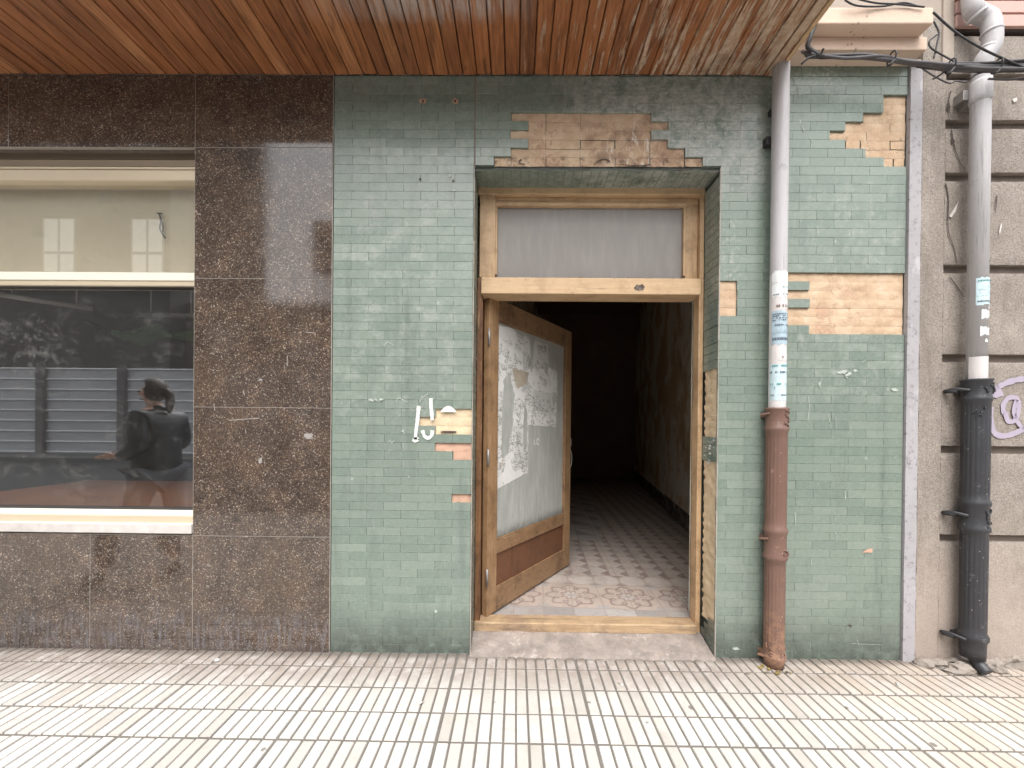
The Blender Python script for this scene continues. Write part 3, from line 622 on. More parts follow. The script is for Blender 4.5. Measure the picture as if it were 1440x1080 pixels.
# shop window
win = thing('shop_window', 'wide shop window in pale gold aluminium frame with dark lower pane and cream upper pane', 'window', (X(0), .08, Z(750, 135)))
WY = .075
def zb(py, Y=WY): return Z(py, 135, Y)
def bar(py0, py1, y0, y1, m, name, bev=.002):
    b = B(); b.box(XL_+.002, XW-.0025, y0, y1, zb(py1, y0), zb(py0, y0)); return b.build(name, m, win, bev)
bar(209, 224, .06, .12, MT['alu_dark'], 'head_recess')
bar(224.5, 234, .045, .12, MT['alu_dark'], 'head_profile'); bar(234.3, 238, .04, .12, MT['alu'], 'head_profile'); bar(238.3, 253.5, .03, .12, MT['alu'], 'head_frame', .006)
bar(254, 256, .055, .11, MT['rubber'], 'seal')
bar(382.5, 394, .03, .12, MT['alu_white'], 'transom_bar', .003); bar(394.3, 401.5, .036, .12, MT['alu'], 'transom_bar', .003); bar(401.8, 403.5, .055, .11, MT['rubber'], 'seal')
bar(714, 716, .055, .11, MT['rubber'], 'seal'); bar(716.4, 724, .042, .12, MT['alu_white'], 'bottom_frame'); bar(724.3, 734, .022, .12, MT['alu'], 'bottom_frame')
b = B(); b.box(XW-.011, XW-.0026, .05, .12, zb(722), zb(235)); b.build('side_frame', MT['alu_dark'], win)
b = B(); b.box(XL_+.001, XW-.0022, -.012, .12, Z(749.5, 135, -.012), Z(736, 135, -.012)); b.build('stone_sill', MT['marble'], win, .004)
for a, c, nm in ((256, 382, 'upper_pane'), (403.6, 714, 'lower_pane')):
    b = B(); b.box(XL_+.004, XW-.012, .078, .084, zb(c), zb(a)); b.build(nm, MT['glass'], win)
# what stands behind the glass
room = thing('shop_interior', 'dark empty shop interior seen through the window glass', 'room', (X(0), 2, .4))
xr = XA-.1
b = B(); x0, x1, y0, y1, z0, z1 = XL_-.3, xr, .402, 4.2, .05, 3.2
b.quad((x0,y1,z0),(x1,y1,z0),(x1,y1,z1),(x0,y1,z1)); b.quad((x0,y0,z0),(x0,y1,z0),(x0,y1,z1),(x0,y0,z1)); b.quad((x1,y1,z0),(x1,y0,z0),(x1,y0,z1),(x1,y1,z1)); b.quad((x0,y0,z1),(x0,y1,z1),(x1,y1,z1),(x1,y0,z1)); b.quad((x0,y0,z0),(x1,y0,z0),(x1,y1,z0),(x0,y1,z0))
b.build('room_wall', MT['room'], room)
b = B(); b.box(x0+.4, XW+.02, .125, .15, Z(384, 135, .125), Z(222, 135, .125)); b.build('cream_bulkhead', MT['cream_panel'], room)
b = B(); b.box(X(225)-.5, X(262)-.3, 3.9, 3.95, 2.0, 2.35); b.box(-4.2, -3.2, 3.85, 3.9, 1.3, 1.95); b.build('wall_panel', MT['concrete'], room)
pf = B(); pzt = Z(713, 135, .1); pf.box(X(127, 678, 1.2), XA-.12, .125, 1.2, pzt-.04, pzt); pf.box(X(127,678,1.2)+.03, XA-.15, .2, 1.15, .06, pzt-.0405)
tag(pf.build('display_platform', MT['platform']), 'reddish brown plywood display platform behind the shop window', 'platform')
def tube_light(a, b_, rods, lab):
    p, q = P(*a[:2], a[2]), P(*b_[:2], b_[2]); t = thing('strip_light', lab, 'lamp', tuple((p+q)/2), 'strip lights inside the shop')
    b = B(); b.tube([p, q], .022, 8); b.build('lamp_tube', MT['tube_lamp'], t)
    for k in rods:
        r = p.lerp(q, k); b = B(); b.tube([r+Vector((0,0,.023)), Vector((r.x, r.y, 3.19))], .006, 6); b.build('hanging_rod', MT['tube_lamp'], t)
tube_light((-40, 408, .75), (130, 434, 1.25), (.3, .85), 'left strip light sloping away behind the shop window')
tube_light((197, 443, 1.2), (300, 444.5, 1.2), (.15, .7), 'short level strip light at the right of the shop window')
nt = B(); nu, nv = 26, 8; V = []
for q in range(nv+1):
    for p in range(nu+1):
        u, w = p/nu, q/nv; sag = .09*abs(math.sin(u*math.pi*3.2))+.04*fbm(u*9, w*2, 1)
        V.append((-3.55+1.7*u, .95+.30*w+.07*fbm(u*6, w*3, 4), 2.13-sag-.03*w+.045*fbm(u*22, w*9, 2)))
nt.add(V, [(q*(nu+1)+p, q*(nu+1)+p+1, (q+1)*(nu+1)+p+1, (q+1)*(nu+1)+p) for q in range(nv) for p in range(nu)], 0, True)
o = tag(nt.build('safety_net', MT['green_net']), 'green netting sagging under the ceiling of the shop', 'net')
sm = o.modifiers.new('thick', 'SOLIDIFY'); sm.thickness = .006
wb = B(); wb.tube(spline([P(224,300,.105), P(226,312,.105), P(225,322,.105), P(232,335,.105)], 6), .004, 6); wb.tube([P(221,300,.105), P(228,300,.105), P(227,300,.124)], .004, 6); wb.tube(spline([P(225,302,.105), P(229,318,.105), P(229,326,.105)], 5), .003, 6)
tag(wb.build('loose_wire', MT['cable_black']), 'black bare wire ends dangling in front of cream bulkhead behind upper pane', 'wire')

# ------------------------------------------------------------------ canopy
can = thing('wooden_canopy', 'shallow canopy lined underneath with red brown varnished boards, flaking at its right end', 'canopy', (0, -.25, ZS))
CD = .50; XCE = X(1087, 107)
cb = B(); pw = .0805; i = 0; x1 = XCE-.055
while x1 > X(-480):
    x0 = x1-pw; z = ZS+random.uniform(0, .002); g_ = random.uniform(.0006, .0022); b_ = random.uniform(.003, .006)
    ye = -.003+random.uniform(-.004, .002)
    # tongue-and-groove board: flat face with a sloped groove on each side
    V = []
    for y in (ye, -CD):
        V += [(x0+g_, y, z+.012), (x0+g_+b_, y, z), (x1-g_-b_*.4, y, z), (x1-g_, y, z+.012)]
    cb.add(V, [(0,1,5,4), (1,2,6,5), (2,3,7,6), (0,3,2,1), (4,5,6,7)]); x1 = x0
cb.build('board_lining', MT['boards'], can)
b = B(); b.box(X(-480), XCE, -CD+.001, -.0005, ZS+.0125, ZS+.16); b.build('canopy_deck', MT['dark_void'], can)
b = B(); b.box(XCE-.052, XCE-.004, -CD-.012, -.004, ZS-.008, ZS+.012); b.build('edge_board', MT['boards'], can, .003)
b = B(); b.box(XCE-.001, XCE+.022, -CD-.012, -.002, ZS-.012, ZS+.165); b.build('end_fascia', MT['raw_board'], can, .003)
b = B(); b.box(X(-480), XCE-.0015, -CD-.035, -CD-.0008, ZS-.015, ZS+.17); b.build('front_fascia', MT['boards'], can, .003)
b = B()
for k in range(150):
    x = random.uniform(XA, XCE-.06); s = random.uniform(.004, .016); b.add([(x-s,-.0035,ZS-.001),(x+s,-.004,ZS-.0005),(x+s*.4,-.005,ZS-.006*random.random()-.002),(x-s*.6,-.004,ZS-.004)], [(0,1,2,3)])
for k in range(120):
    x = random.uniform(X(0), XA); s = random.uniform(.01, .03); b.add([(x-s,-.0045,ZS-.001),(x+s,-.0045,ZS-.0005),(x+s*.9,-.0055,ZS-.0035),(x-s*.9,-.0052,ZS-.004)], [(0,1,2,3)])
b.build('plaster_crumb', MT['joint'], can)

# ------------------------------------------------------------------ door frame and step
fr = thing('entrance_doorway', 'ochre painted timber surround with dusty transom light over the dark opening', 'doorway', ((XOL+XOR)/2, FY, .05))
JX0, JX1 = X(678, 600, FY)-.02, X(989, 600, FY)
def fz(py): return Z(py, 830, FY)
b = B(); b.box(XOL+.004, X(677, 600, FY), FY+.004, FY+.12, .05, fz(391)); b.build('left_jamb', MT['jamb_dark'], fr, .003)
b = B(); b.box(X(674.5, 330, FY), X(696.5, 330, FY), FY+.004, FY+.10, fz(390.5), fz(264)); b.build('left_jamb', MT['frame_v'], fr, .003)
b = B(); b.box(X(980.5, 650, FY), XOR-.0035, FY, FY+.08, .05, fz(391)); b.build('right_jamb', MT['frame_v'], fr, .004)
b = B(); b.box(X(985, 330, FY), XOR-.004, FY+.002, FY+.10, fz(391), fz(264)); b.build('right_jamb', MT['frame_v'], fr, .003)
b = B(); b.box(X(964, 330, FY+.03), X(985, 330, FY)-.0005, FY+.034, FY+.099, fz(391), fz(264)); b.build('transom_stile', MT['frame_v'], fr, .003)
b = B(); b.box(XOL+.004, XOR-.004, FY-.006, FY+.10, fz(274), fz(262.5)); b.build('head_rail', MT['frame_h'], fr, .005)
b = B(); b.box(X(696.8,280,FY), X(984.5,280,FY), FY+.03, FY+.1, fz(282), fz(274.4)); b.box(X(697,280,FY), X(964,280,FY+.03), FY+.018, FY+.1, fz(287), fz(282.3)); b.build('glazing_bead', MT['frame_h'], fr, .002)
b = B(); b.box(X(696.8,280,FY), X(699.5,280,FY), FY+.02, FY+.1, fz(385), fz(287.3)); b.box(X(961,280,FY+.03), X(963.7,280,FY+.03), FY+.02, FY+.1, fz(385), fz(287.3)); b.build('glazing_bead', MT['frame_v'], fr, .0015)
b = B(); b.box(X(697.5,280,FY), X(964.5,280,FY+.03), FY+.045, FY+.052, fz(389), fz(283)); b.build('transom_pane', MT['transom_glass'], fr)
b = B(); nx = 90; V = []
for p in range(nx+1):
    x = X(699.6,280,FY)+(X(960.9,280,FY+.03)-X(699.6,280,FY))*p/nx; h = .008+.012*abs(fbm(x, 0, 7, 14))+.008*max(0, fbm(x, 3, 1, 40))
    V += [(x, FY+.012, fz(390)), (x, FY+.044, fz(390)+h)]
b.add(V, [(2*p, 2*p+2, 2*p+3, 2*p+1) for p in range(nx)], 0, True); b.build('putty_crumbs', MT['leaf_panel'], fr)
b = B(); b.box(X(676.5, 400, FY-.03), X(986, 400, FY-.03), FY-.03, FY+.12, Z(413.5, 830, FY-.03), Z(390.5, 830, FY-.03)); b.build('transom_rail', MT['frame_h'], fr, .004)
b = B(); b.add([P(900+dx, 404+dy, FY-.0312) for dx, dy in ((-9,1),(-5,-4),(0,-3),(3,-5),(7,-1),(5,4),(-2,5),(-6,4))], [tuple(range(8))[::-1]]); b.build('chipped_knot', MT['skirting'], fr)
b = B(); b.box(XOL+.004, XOR-.03, FY-.02, FY+.09, .048, Z(877.5, 830, FY-.02)); b.build('threshold', MT['threshold'], fr, .006)
# step
sb_ = B(); nx, ny = 60, 12; V = []
for q in range(ny+1):
    for p in range(nx+1):
        u, w = p/nx, q/ny; x = XOL-.002+(XOR-XOL-.004)*u; y = -.035+(FY+.05+.035)*w
        z = .003 + .052*min(1, max(0, (y+.03)/.20)) + .005*fbm(x, y, 0, 9) + .003*fbm(x, y, 3, 40)
        V.append((x, y+(.012*fbm(x, 0, 5, 7) if q == 0 else 0), -.003 if q == 0 else z))
sb_.add(V, [(q*(nx+1)+p, q*(nx+1)+p+1, (q+1)*(nx+1)+p+1, (q+1)*(nx+1)+p) for q in range(ny) for p in range(nx)], 0, True)
struct(sb_.build('doorstep', MT['step']), 'worn sloping concrete doorstep')

# door leaf, hinged left and swung inward
H0 = P(684.5, 868, FY+.05); H1 = P(801, 775, 1.20)
du = Vector((H1.x-H0.x, H1.y-H0.y, 0)); LW = du.length; du.normalize()
dn = Vector((du.y, -du.x, 0))                       # face towards the street
LB, LH = .105, 0.0
LH = P(684.5, 414, FY+.05).z - LB
ML = Matrix(((du.x, dn.x, 0, H0.x), (du.y, dn.y, 0, H0.y), (0, 0, 1, LB), (0, 0, 0, 1)))
leaf = thing('door_leaf', 'brown timber door swung open inward, its frosted glass pasted with torn white paper', 'door', (H0.x, H0.y, LB))
TH = .042
def lbox(name, u0, u1, z0, z1, m, n0=-TH, n1=0.0, bev=.003):
    b = B(); b.box(u0, u1, n0, n1, z0, z1); return b.build(name, m, leaf, bev, ML)
lbox('stile', 0, .10, 0, LH, MT['leaf_v']); lbox('stile', LW-.105, LW, 0, LH, MT['leaf_v'])
lbox('top_rail', .1003, LW-.1053, LH-.135, LH, MT['leaf_h']); lbox('middle_rail', .1003, LW-.1053, .37, .455, MT['leaf_h']); lbox('bottom_rail', .1003, LW-.1053, 0, .155, MT['leaf_h'])
lbox('panel', .095, LW-.1, .150, .375, MT['leaf_panel'], -.032, -.014)
lbox('glass_pane', .095, LW-.1, .450, LH-.13, MT['door_glass'], -.03, -.02, 0)
for a in ((.1005, LW-.1055, .4555, .465), (.1005, LW-.1055, LH-.145, LH-.1355), (.1005, .109, .4655, LH-.1455), (LW-.1145, LW-.1058, .4655, LH-.1455)): lbox('glazing_bead', *a, MT['leaf_h'], -.0195, -.006, .0015)
def sheet(name, outline, off=-.0185, m=None):
    b = B(); n = len(outline); b.add([(u, off, z) for u, z in outline], [tuple(range(n))]); return b.build(name, m or MT['paper'], leaf, 0, ML)
def ragged(pts, amp=.012, step=.03):
    out = []
    for i, a in enumerate(pts):
        c = pts[(i+1) % len(pts)]; L = math.hypot(c[0]-a[0], c[1]-a[1]); k = max(1, int(L/step))
        for q in range(k):
            t = q/k; j = amp*fbm(a[0]+(c[0]-a[0])*t, a[1]+(c[1]-a[1])*t, 4, 31) if q else 0; out.append((a[0]+(c[0]-a[0])*t+j, a[1]+(c[1]-a[1])*t+j*.8))
    return out
gl_h = LH-.145
sheet('torn_paper', ragged([(.111,.78),(.36,.83),(.50,.86),(.50,1.20),(.47,1.45),(.45,gl_h-.06),(.30,gl_h-.01),(.111,gl_h-.02)]))
sheet('torn_paper', ragged([(.46,1.205),(.93,1.19),(.945,gl_h-.22),(.70,gl_h-.20),(.46,gl_h-.24)], .007), -.0181)
sheet('torn_paper', ragged([(.42,gl_h-.26),(.80,gl_h-.22),(.78,gl_h-.03),(.57,gl_h-.03),(.56,gl_h-.16),(.52,gl_h-.16),(.51,gl_h-.02),(.42,gl_h-.03)], .009), -.0177, MT['paper_grey'])
sheet('torn_paper', ragged([(.56,1.32),(.90,1.30),(.91,1.46),(.57,1.47)], .006), -.0175, MT['paper_grey'])
sheet('torn_paper', ragged([(.32,.88),(.49,.90),(.49,1.14),(.34,1.16)], .008), -.0177, MT['paper_grey'])
def peel(outline, m):
    b = B(); b.add([(u, -.0172, z) for u, z in ragged(outline, .014, .02)], [tuple(range(len(ragged(outline, .014, .02))))]); b.build('peeled_area', m, leaf, 0, ML)
peel([(.17,.98),(.24,1.02),(.30,1.22),(.31,1.42),(.24,1.56),(.18,1.5),(.165,1.25)], MT['door_glass'])
peel([(.27,1.60),(.50,1.59),(.46,1.50),(.36,1.46),(.31,1.52)], MT['tan_paper'])
peel([(.44,1.0),(.49,1.05),(.485,1.28),(.45,1.36),(.43,1.2)], MT['door_glass'])
peel([(.53,1.60),(.55,1.60),(.553,1.74),(.533,1.735)], MT['door_glass'])
peel([(.73,1.62),(.78,1.60),(.785,1.68),(.74,1.70)], MT['door_glass'])
pk = B()
for cx, cz, r in ((.60,1.08,.022),(.64,1.08,.024)):
    for a0 in (0,):
        V = []
        for i in range(9):
            w = (2.2 if cx < .62 else 0)+(i/8)*(2.6 if cx < .62 else 5.6); V += [(cx+math.cos(w)*r, -.0187, cz+math.sin(w)*r*1.2), (cx+math.cos(w)*r*.55, -.0187, cz+math.sin(w)*r*.6)]
        pk.add(V, [(2*i, 2*i+1, 2*i+3, 2*i+2) for i in range(8)])
pk.build('paint_mark', MT['paint_white'], leaf, 0, ML)
lk = B(); lk.box(LW-.001, LW+.004, -.034, -.008, .78, 1.12); lk.build('lock_plate', MT['red_rust'], leaf, .001, ML)
hd = B(); hd.tube([(LW+.004, -.02, 1.06), (LW+.03, -.02, 1.06)], .013, 10); hd.box(LW+.022, LW+.04, -.03, -.01, 1.025, 1.09); hd.build('lock_cylinder', MT['chrome'], leaf, .003, ML)
hw = B(); hw.tube(spline([(LW+.004, -.01, 1.0), (LW+.02, 0, .96), (LW+.012, .004, .88), (LW+.004, -.005, .84)], 6), .003, 6); hw.build('handle', MT['chrome'], leaf, 0, ML)
for z in (.25, 1.0, 1.75):
    b = B(); b.tube([(-.006, .004, z-.05), (-.006, .004, z+.05)], .008, 10); b.build('hinge', MT['metal'], leaf, 0, ML)

# ------------------------------------------------------------------ corridor
FZ = .09; CA = R(9.5); cdir = Vector((math.sin(CA), math.cos(CA), 0))
cr0 = Q(968, 747, FZ); cr0 = cr0 - cdir*((cr0.y-.40)/cdir.y)
cl0 = Vector((-.62, .40, 0)); LEN = 7.0
cor = thing('corridor', 'long unlit corridor with stained ochre plaster walls behind the doorway', 'corridor', (.6, 3, FZ))
e = cr0+cdir*LEN; l = cl0+cdir*LEN; CZ = 4.0
nb = B(); nx, nz = 80, 30; V = []
nrm = Vector((-cdir.y, cdir.x, 0))
for q in range(nz+1):
    for p in range(nx+1):
        a = cr0+cdir*(LEN*p/nx); z = FZ+.2+(CZ-FZ-.2)*q/nz; a = a+nrm*(.015*fbm(p/nx*8, z, 0, 1.2)); V.append((a.x, a.y, z))
nb.add(V, [(q*(nx+1)+p, (q+1)*(nx+1)+p, (q+1)*(nx+1)+p+1, q*(nx+1)+p+1) for q in range(nz) for p in range(nx)], 0, True)
nb.build('right_plaster', MT['corridor'], cor)
sk = B(); a, c = cr0+nrm*.02, e+nrm*.02
sk.quad((a.x,a.y,FZ-.02),(a.x,a.y,FZ+.2),(c.x,c.y,FZ+.2),(c.x,c.y,FZ-.02)); sk.quad((a.x,a.y,FZ+.2),(cr0.x+.04,cr0.y,FZ+.2),(e.x+.04,e.y,FZ+.2),(c.x,c.y,FZ+.2)); sk.build('skirting', MT['skirting'], cor)
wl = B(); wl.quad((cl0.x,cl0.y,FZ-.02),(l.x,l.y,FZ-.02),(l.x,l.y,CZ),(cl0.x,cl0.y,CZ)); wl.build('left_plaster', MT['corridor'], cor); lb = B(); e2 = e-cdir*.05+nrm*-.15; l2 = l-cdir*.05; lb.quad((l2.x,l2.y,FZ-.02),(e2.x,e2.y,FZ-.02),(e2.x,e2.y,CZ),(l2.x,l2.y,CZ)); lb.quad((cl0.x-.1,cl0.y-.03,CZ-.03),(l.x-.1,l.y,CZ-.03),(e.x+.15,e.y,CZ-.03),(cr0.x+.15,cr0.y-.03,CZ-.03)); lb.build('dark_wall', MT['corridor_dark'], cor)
fw = B(); fw.quad((XOR+.024,.4005,FZ-.02),(XOR+.024,.4005,CZ),(cr0.x+.05,.4005,CZ),(cr0.x+.05,.4005,FZ-.02)); fw.quad((-.7,.4005,FZ-.02),(-.7,.4005,CZ),(XOL+.002,.4005,CZ),(XOL+.002,.4005,FZ-.02)); fw.quad((XOL,.4006,ZOP-.01),(XOL,.4006,CZ),(XOR,.4006,CZ),(XOR,.4006,ZOP-.01)); fw.build('front_return', MT['corridor'], cor)
# hydraulic tile floor, pattern as colours of the tiles themselves
T = .20; ang = R(3); org = Q(857, 877, FZ); cu, su = math.cos(ang), math.sin(ang)
BEI, PUR, GRY, PAL, DKG = (.44,.355,.30), (.24,.165,.15), (.36,.335,.32), (.46,.405,.365), (.21,.19,.185)
def pattern(u, v):
    i, j = math.floor(u), math.floor(v); fu, fv = u-i, v-j
    if min(fu, 1-fu) < .016 or min(fv, 1-fv) < .016: return (.27,.22,.19)
    if j <= 0: return tuple(x*(.9+.2*mnoise.cell(Vector((i, j, 1)))) for x in GRY)
    if j in (1, 2):
        x, y = (u % 2)-1, (v-1)-1; r = math.hypot(x, y); a = math.atan2(y, x)
        R1 = .80+.10*math.cos(8*a)
        if abs(r-R1) < .055: return PUR
        if r > R1: 
            x2, y2 = 1-abs(x), 1-abs(y); return GRY if math.hypot(x2, y2) < .28+.05*math.cos(6*math.atan2(y2, x2)) else BEI
        for k in range(8):
            w = math.pi/8+k*math.pi/4
            if math.hypot(x-.58*math.cos(w), y-.58*math.sin(w)) < .11: return PUR if math.hypot(x-.58*math.cos(w), y-.58*math.sin(w)) > .05 else GRY
        R2 = .30+.07*math.cos(8*a+math.pi)
        if abs(r-R2) < .045: return PUR
        if r < R2: return PAL if r > .12 else GRY
        return BEI
    if j == 3:
        x, y = abs(fu-.5), abs(fv-.5)
        if x+y > .76: return PUR
        return PAL if max(x, y, (x+y)*.72) < .42 else (GRY if x+y > .70 else BEI)
    if j <= 8 or u > 1.2+ (v-8)*.1:
        w = u*1.3; z = v*1.3; a = (w-z) % 1; b_ = (w+z) % 1; k = (math.floor(w-z)+math.floor(w+z)) % 2
        if k == 0: return (.43,.375,.335)
        return (.215,.155,.14) if a+b_ < 1.0 else (.40,.33,.28)
    w, z = u*.8, v*.8; a, b_ = w % 1, z % 1; k = (math.floor(w)+math.floor(z)) % 2
    return DKG if (k == 0 and a+b_ < .95) else (GRY if k else PAL)
def grid(us, vs): 
    V, C = [], []
    for v in vs:
        for u in us:
            x, y = (u*T)*cu + (v*T)*su, -(u*T)*su + (v*T)*cu
            V.append((org.x+x, org.y+y, FZ+.0025*fbm(u, v, 0, 1.3)-.004*max(0, v-4)*0)); C.append(pattern(u+.0007, v+.0007))
    n = len(us); Fc = [(q*n+p, q*n+p+1, (q+1)*n+p+1, (q+1)*n+p) for q in range(len(vs)-1) for p in range(n-1)]
    return V, Fc, C
def floor_part(us, vs, name):
    V, Fc, C = grid(us, vs); Fc = [f for f in Fc if (V[f[0]][1] > .41 and -.75 < V[f[0]][0] < 3.6) or (V[f[0]][1] > FY+.06 and XOL-.01 < V[f[0]][0] < XOR+.01)]
    used = sorted({i for f in Fc for i in f}); ix = {o: n for n, o in enumerate(used)}; V = [V[i] for i in used]; C = [C[i] for i in used]; Fc = [[ix[i] for i in f] for f in Fc]
    b = B(); b.add(V, Fc); o = b.build(name, MT['hydraulic'])
    ca = o.data.color_attributes.new('pattern', 'FLOAT_COLOR', 'POINT'); ca.data.foreach_set('color', [k for c in C for k in (*c, 1)]); return struct(o, 'worn patterned hydraulic tile floor')
floor_part([-8+.03*k for k in range(int(17/.03))], [-1+.03*k for k in range(int(10.5/.03))]+[9.5+.12*k for k in range(260)], 'floor')
b = B(); b.quad((-2,.402,FZ-.012),(5,.402,FZ-.012),(5,9.5,FZ-.012),(-2,9.5,FZ-.012)); struct(b.build('floor_bed', MT['corridor_dark']))

# ------------------------------------------------------------------ right-hand building
st = thing('stone_wall', 'beige rough rendered wall with deep horizontal grooves at the right', 'wall', (X(1400), .1, 0))
SX0, SX1, SY = XT1+.0045, X(1440)+1.6, -.012; SG = X(1320)
def zr(py): return Z(py, 1350, SY)
gro = [(752, 762), (627, 637.5), (498, 509), (372, 384), (242, 254.5), (168, 180.5)]
def rough_face(b, x0, x1, z0, z1, y, mi=0, amp=.003, st_=.03):
    nx = max(2, int((x1-x0)/st_)); nz = max(2, int((z1-z0)/st_)); V = []
    for q in range(nz+1):
        for p in range(nx+1):
            x = x0+(x1-x0)*p/nx; z = z0+(z1-z0)*q/nz; e = 0
            d = amp*fbm(x, z, 2, 12)
            if q in (0, nz): z += (.004 if q == 0 else -.004)*abs(fbm(x, z, 8, 18)); e = .004
            if p == 0: x += .003*fbm(z, 0, 6, 20)
            V.append((x, y+d+e, z))
    b.add(V, [(q*(nx+1)+p, q*(nx+1)+p+1, (q+1)*(nx+1)+p+1, (q+1)*(nx+1)+p) for q in range(nz) for p in range(nx)], mi, True)
    n = nx+1   # returns above and below, running back into the groove
    for q, s in ((0, 1), (nz, -1)):
        W = []
        for p in range(n): v = V[q*n+p]; W += [v, (v[0], y+.06, v[2])]
        fs = [(2*p, 2*p+1, 2*p+3, 2*p+2) for p in range(nx)]; b.add(W, fs if s > 0 else [f[::-1] for f in fs], mi)
    W = []
    for q in range(nz+1): v = V[q*n]; W += [v, (v[0], y+.06, v[2])]
    b.add(W, [(2*q, 2*q+2, 2*q+3, 2*q+1) for q in range(nz)], mi)
ZTOP = zr(46)
b = B(); rough_face(b, SX0, SG, -.02, ZTOP+.1, SY); b.build('plain_strip', MT['stone'], st)
lo = -.02
for a, c in gro:
    b = B(); rough_face(b, SG+.0005, SX1, lo, zr(c), SY-.001); b.build('stone_course', MT['stone'], st); lo = zr(a)
b = B(); rough_face(b, SG+.0005, SX1, lo, zr(112), SY-.001); b.build('stone_course', MT['stone'], st)
b = B(); rough_face(b, X(1328), SX1, zr(103), zr(50), SY-.001); b.build('stone_course', MT['stone'], st)
b = B(); b.box(SX0, SX1, SY+.034, .4, -.05, ZT+.6); b.build('groove_back', MT['groove'], st)
ck = B()
for pts in ([(1337,128),(1334,145),(1337,165)], [(1338,182),(1341,200),(1345,215),(1350,228),(1358,241)], [(1330,258),(1334,280),(1333,310),(1335,330),(1342,350),(1346,371)], [(1336,390),(1345,402),(1356,418)], [(1402,275),(1400,300)]): stroke(ck, pts, (.007,.003), SY-.0065, 0, 8)
for px, py in ((1340,198),(1334,150)): blob(ck, px, py, 2.5, 5, SY-.0066)
ck.build('wall_crack', MT['crack'], st)
FL = []
for tri in (((1335,304),(1348,283),(1344,297),(1338,306)), ((1405,325),(1408,313),(1409,318),(1406,330)), ((1424,139),(1430,137),(1431,141),(1426,144))):
    pc = B(); pc.add([P(*p, SY-.007) for p in tri], [(0,1,2,3)]); pc.build('paint_flake', MT['marble'], st)
gp = B()
for pts, w in (([(1391,548),(1399,552),(1408,548)], .06), ([(1397,548),(1412,540),(1430,534),(1452,532)], .03), ([(1393,572),(1394,595),(1399,609),(1412,613),(1430,608),(1445,600)], .03), ([(1412,582),(1411,570),(1418,560),(1429,560),(1433,572),(1428,590),(1418,592),(1414,580)], .026), ([(1430,562),(1426,580),(1436,600),(1450,605)], .022)): stroke(gp, pts, w, SY-.0065, 0, 8)
gp.build('purple_graffiti', MT['purple'], st)
pl = B()
for x0, x1, h, d in ((SX0-.02, X(1376), .05, .085), (X(1386), SX1, .06, .07)):
    nx = 70; V = []
    for q, (yf, zf) in enumerate(((0, -.004), (.08, .45), (.16, .7), (.35, .9), (.7, .95), (1, 1))):
        for p in range(nx+1):
            x = x0+(x1-x0)*p/nx; e = min(1, 9*min(p, nx-p)/nx+.35)*(.75+.6*fbm(x, q*.3, 8, 11)); V.append((x, SY-.002-d*e*(1-yf)+.01*fbm(x, q, 3, 9), h*zf*(.85+.5*fbm(x, q, 1, 7))*e))
    pl.add(V, [(q*(nx+1)+p, q*(nx+1)+p+1, (q+1)*(nx+1)+p+1, (q+1)*(nx+1)+p) for q in range(5) for p in range(nx)], 0, False)
pl.build('mortar_footing', MT['rubble'], st)
# pink weatherboarding above
sd = thing('pink_siding', 'pink horizontal weatherboards above the grooved wall', 'siding', (X(1400), -.02, ZTOP+.2))
b = B(); zc = zr(44); k = 0
while k < 9:
    hh = .075; b.box(X(1329), SX1, -.03, .03, zc+.012, zc+hh); zc += hh; k += 1
b.build('weatherboard', MT['siding'], sd, .002)
b = B(); b.box(X(1329)+.003, SX1, -.012, .04, zr(44), zc); b.build('backing', MT['crack'], sd)
b = B(); b.box(X(1313), X(1328.5), -.022, .03, zr(100), zc+.1); b.build('corner_post', MT['plaster'], sd, .004)
# cornice
cn = thing('stone_cornice', 'peach painted stepped cornice projecting above the green tiles', 'cornice', (X(1210), -.05, ZR+.1))
XK0 = X(1100, 80)
def moulding(y0, px1, pyb, pyt, nm):
    b = B(); b.box(XK0, X(px1, (pyb+pyt)/2, y0), y0, .0, Z(pyb, 1230, y0), Z(pyt, 1230, y0)); return b.build(nm, MT['cornice'], cn, .006)
moulding(-.17, 1313, 33, 10, 'upper_fascia'); 
b = B(); zt, zb_ = Z(33, 1230, -.17)-.0005, Z(70, 1230, -.10); y2 = -.10
b.box(XK0, X(1304, 60, y2), y2, 0, zb_, zt); b.build('lower_fascia', MT['cornice'], cn, .005)
b = B(); b.box(XK0, X(1296, 75, -.03), -.03, 0, Z(83, 1200, -.03), zb_-.0005); b.build('bed_mould', MT['cornice'], cn, .004)
up_ = B(); up_.box(XK0, X(1313), -.01, .39, Z(12, 1230, -.17), ZT+1.2); up_.build('upper_wall', MT['plaster'], cn)

# ------------------------------------------------------------------ downpipes
def patch(b, cx, cy, r, z0, z1, a0, a1, mi=0, jag=.004, n=10):
    V = []
    for i in range(n+1):
        w = a0+(a1-a0)*i/n; rr = r+.0012+.002*max(0, fbm(w, z0, 1, 3))
        V += [(cx+rr*math.cos(w), cy+rr*math.sin(w), z0+jag*fbm(w, 1, z0, 4)), (cx+rr*math.cos(w), cy+rr*math.sin(w), z1+jag*fbm(w, 2, z1, 4))]
    b.add(V, [(2*i, 2*i+2, 2*i+3, 2*i+1) for i in range(n)], mi, True)
def fluted(w, z, n=16):
    return 1-.035*max(0, math.cos(w*n))**2
FRONT = -math.pi/2
PY1 = -.064; p1x = X(1092, 602, PY1); r1 = .041
def z1_(py): return Z(py, 1093, PY1-.04)
pa = thing('drainpipe', 'pale grey drainpipe with torn stickers and brown cast iron lower section against the green tiles', 'drainpipe', (p1x, PY1, .0))
ZB1 = z1_(573)
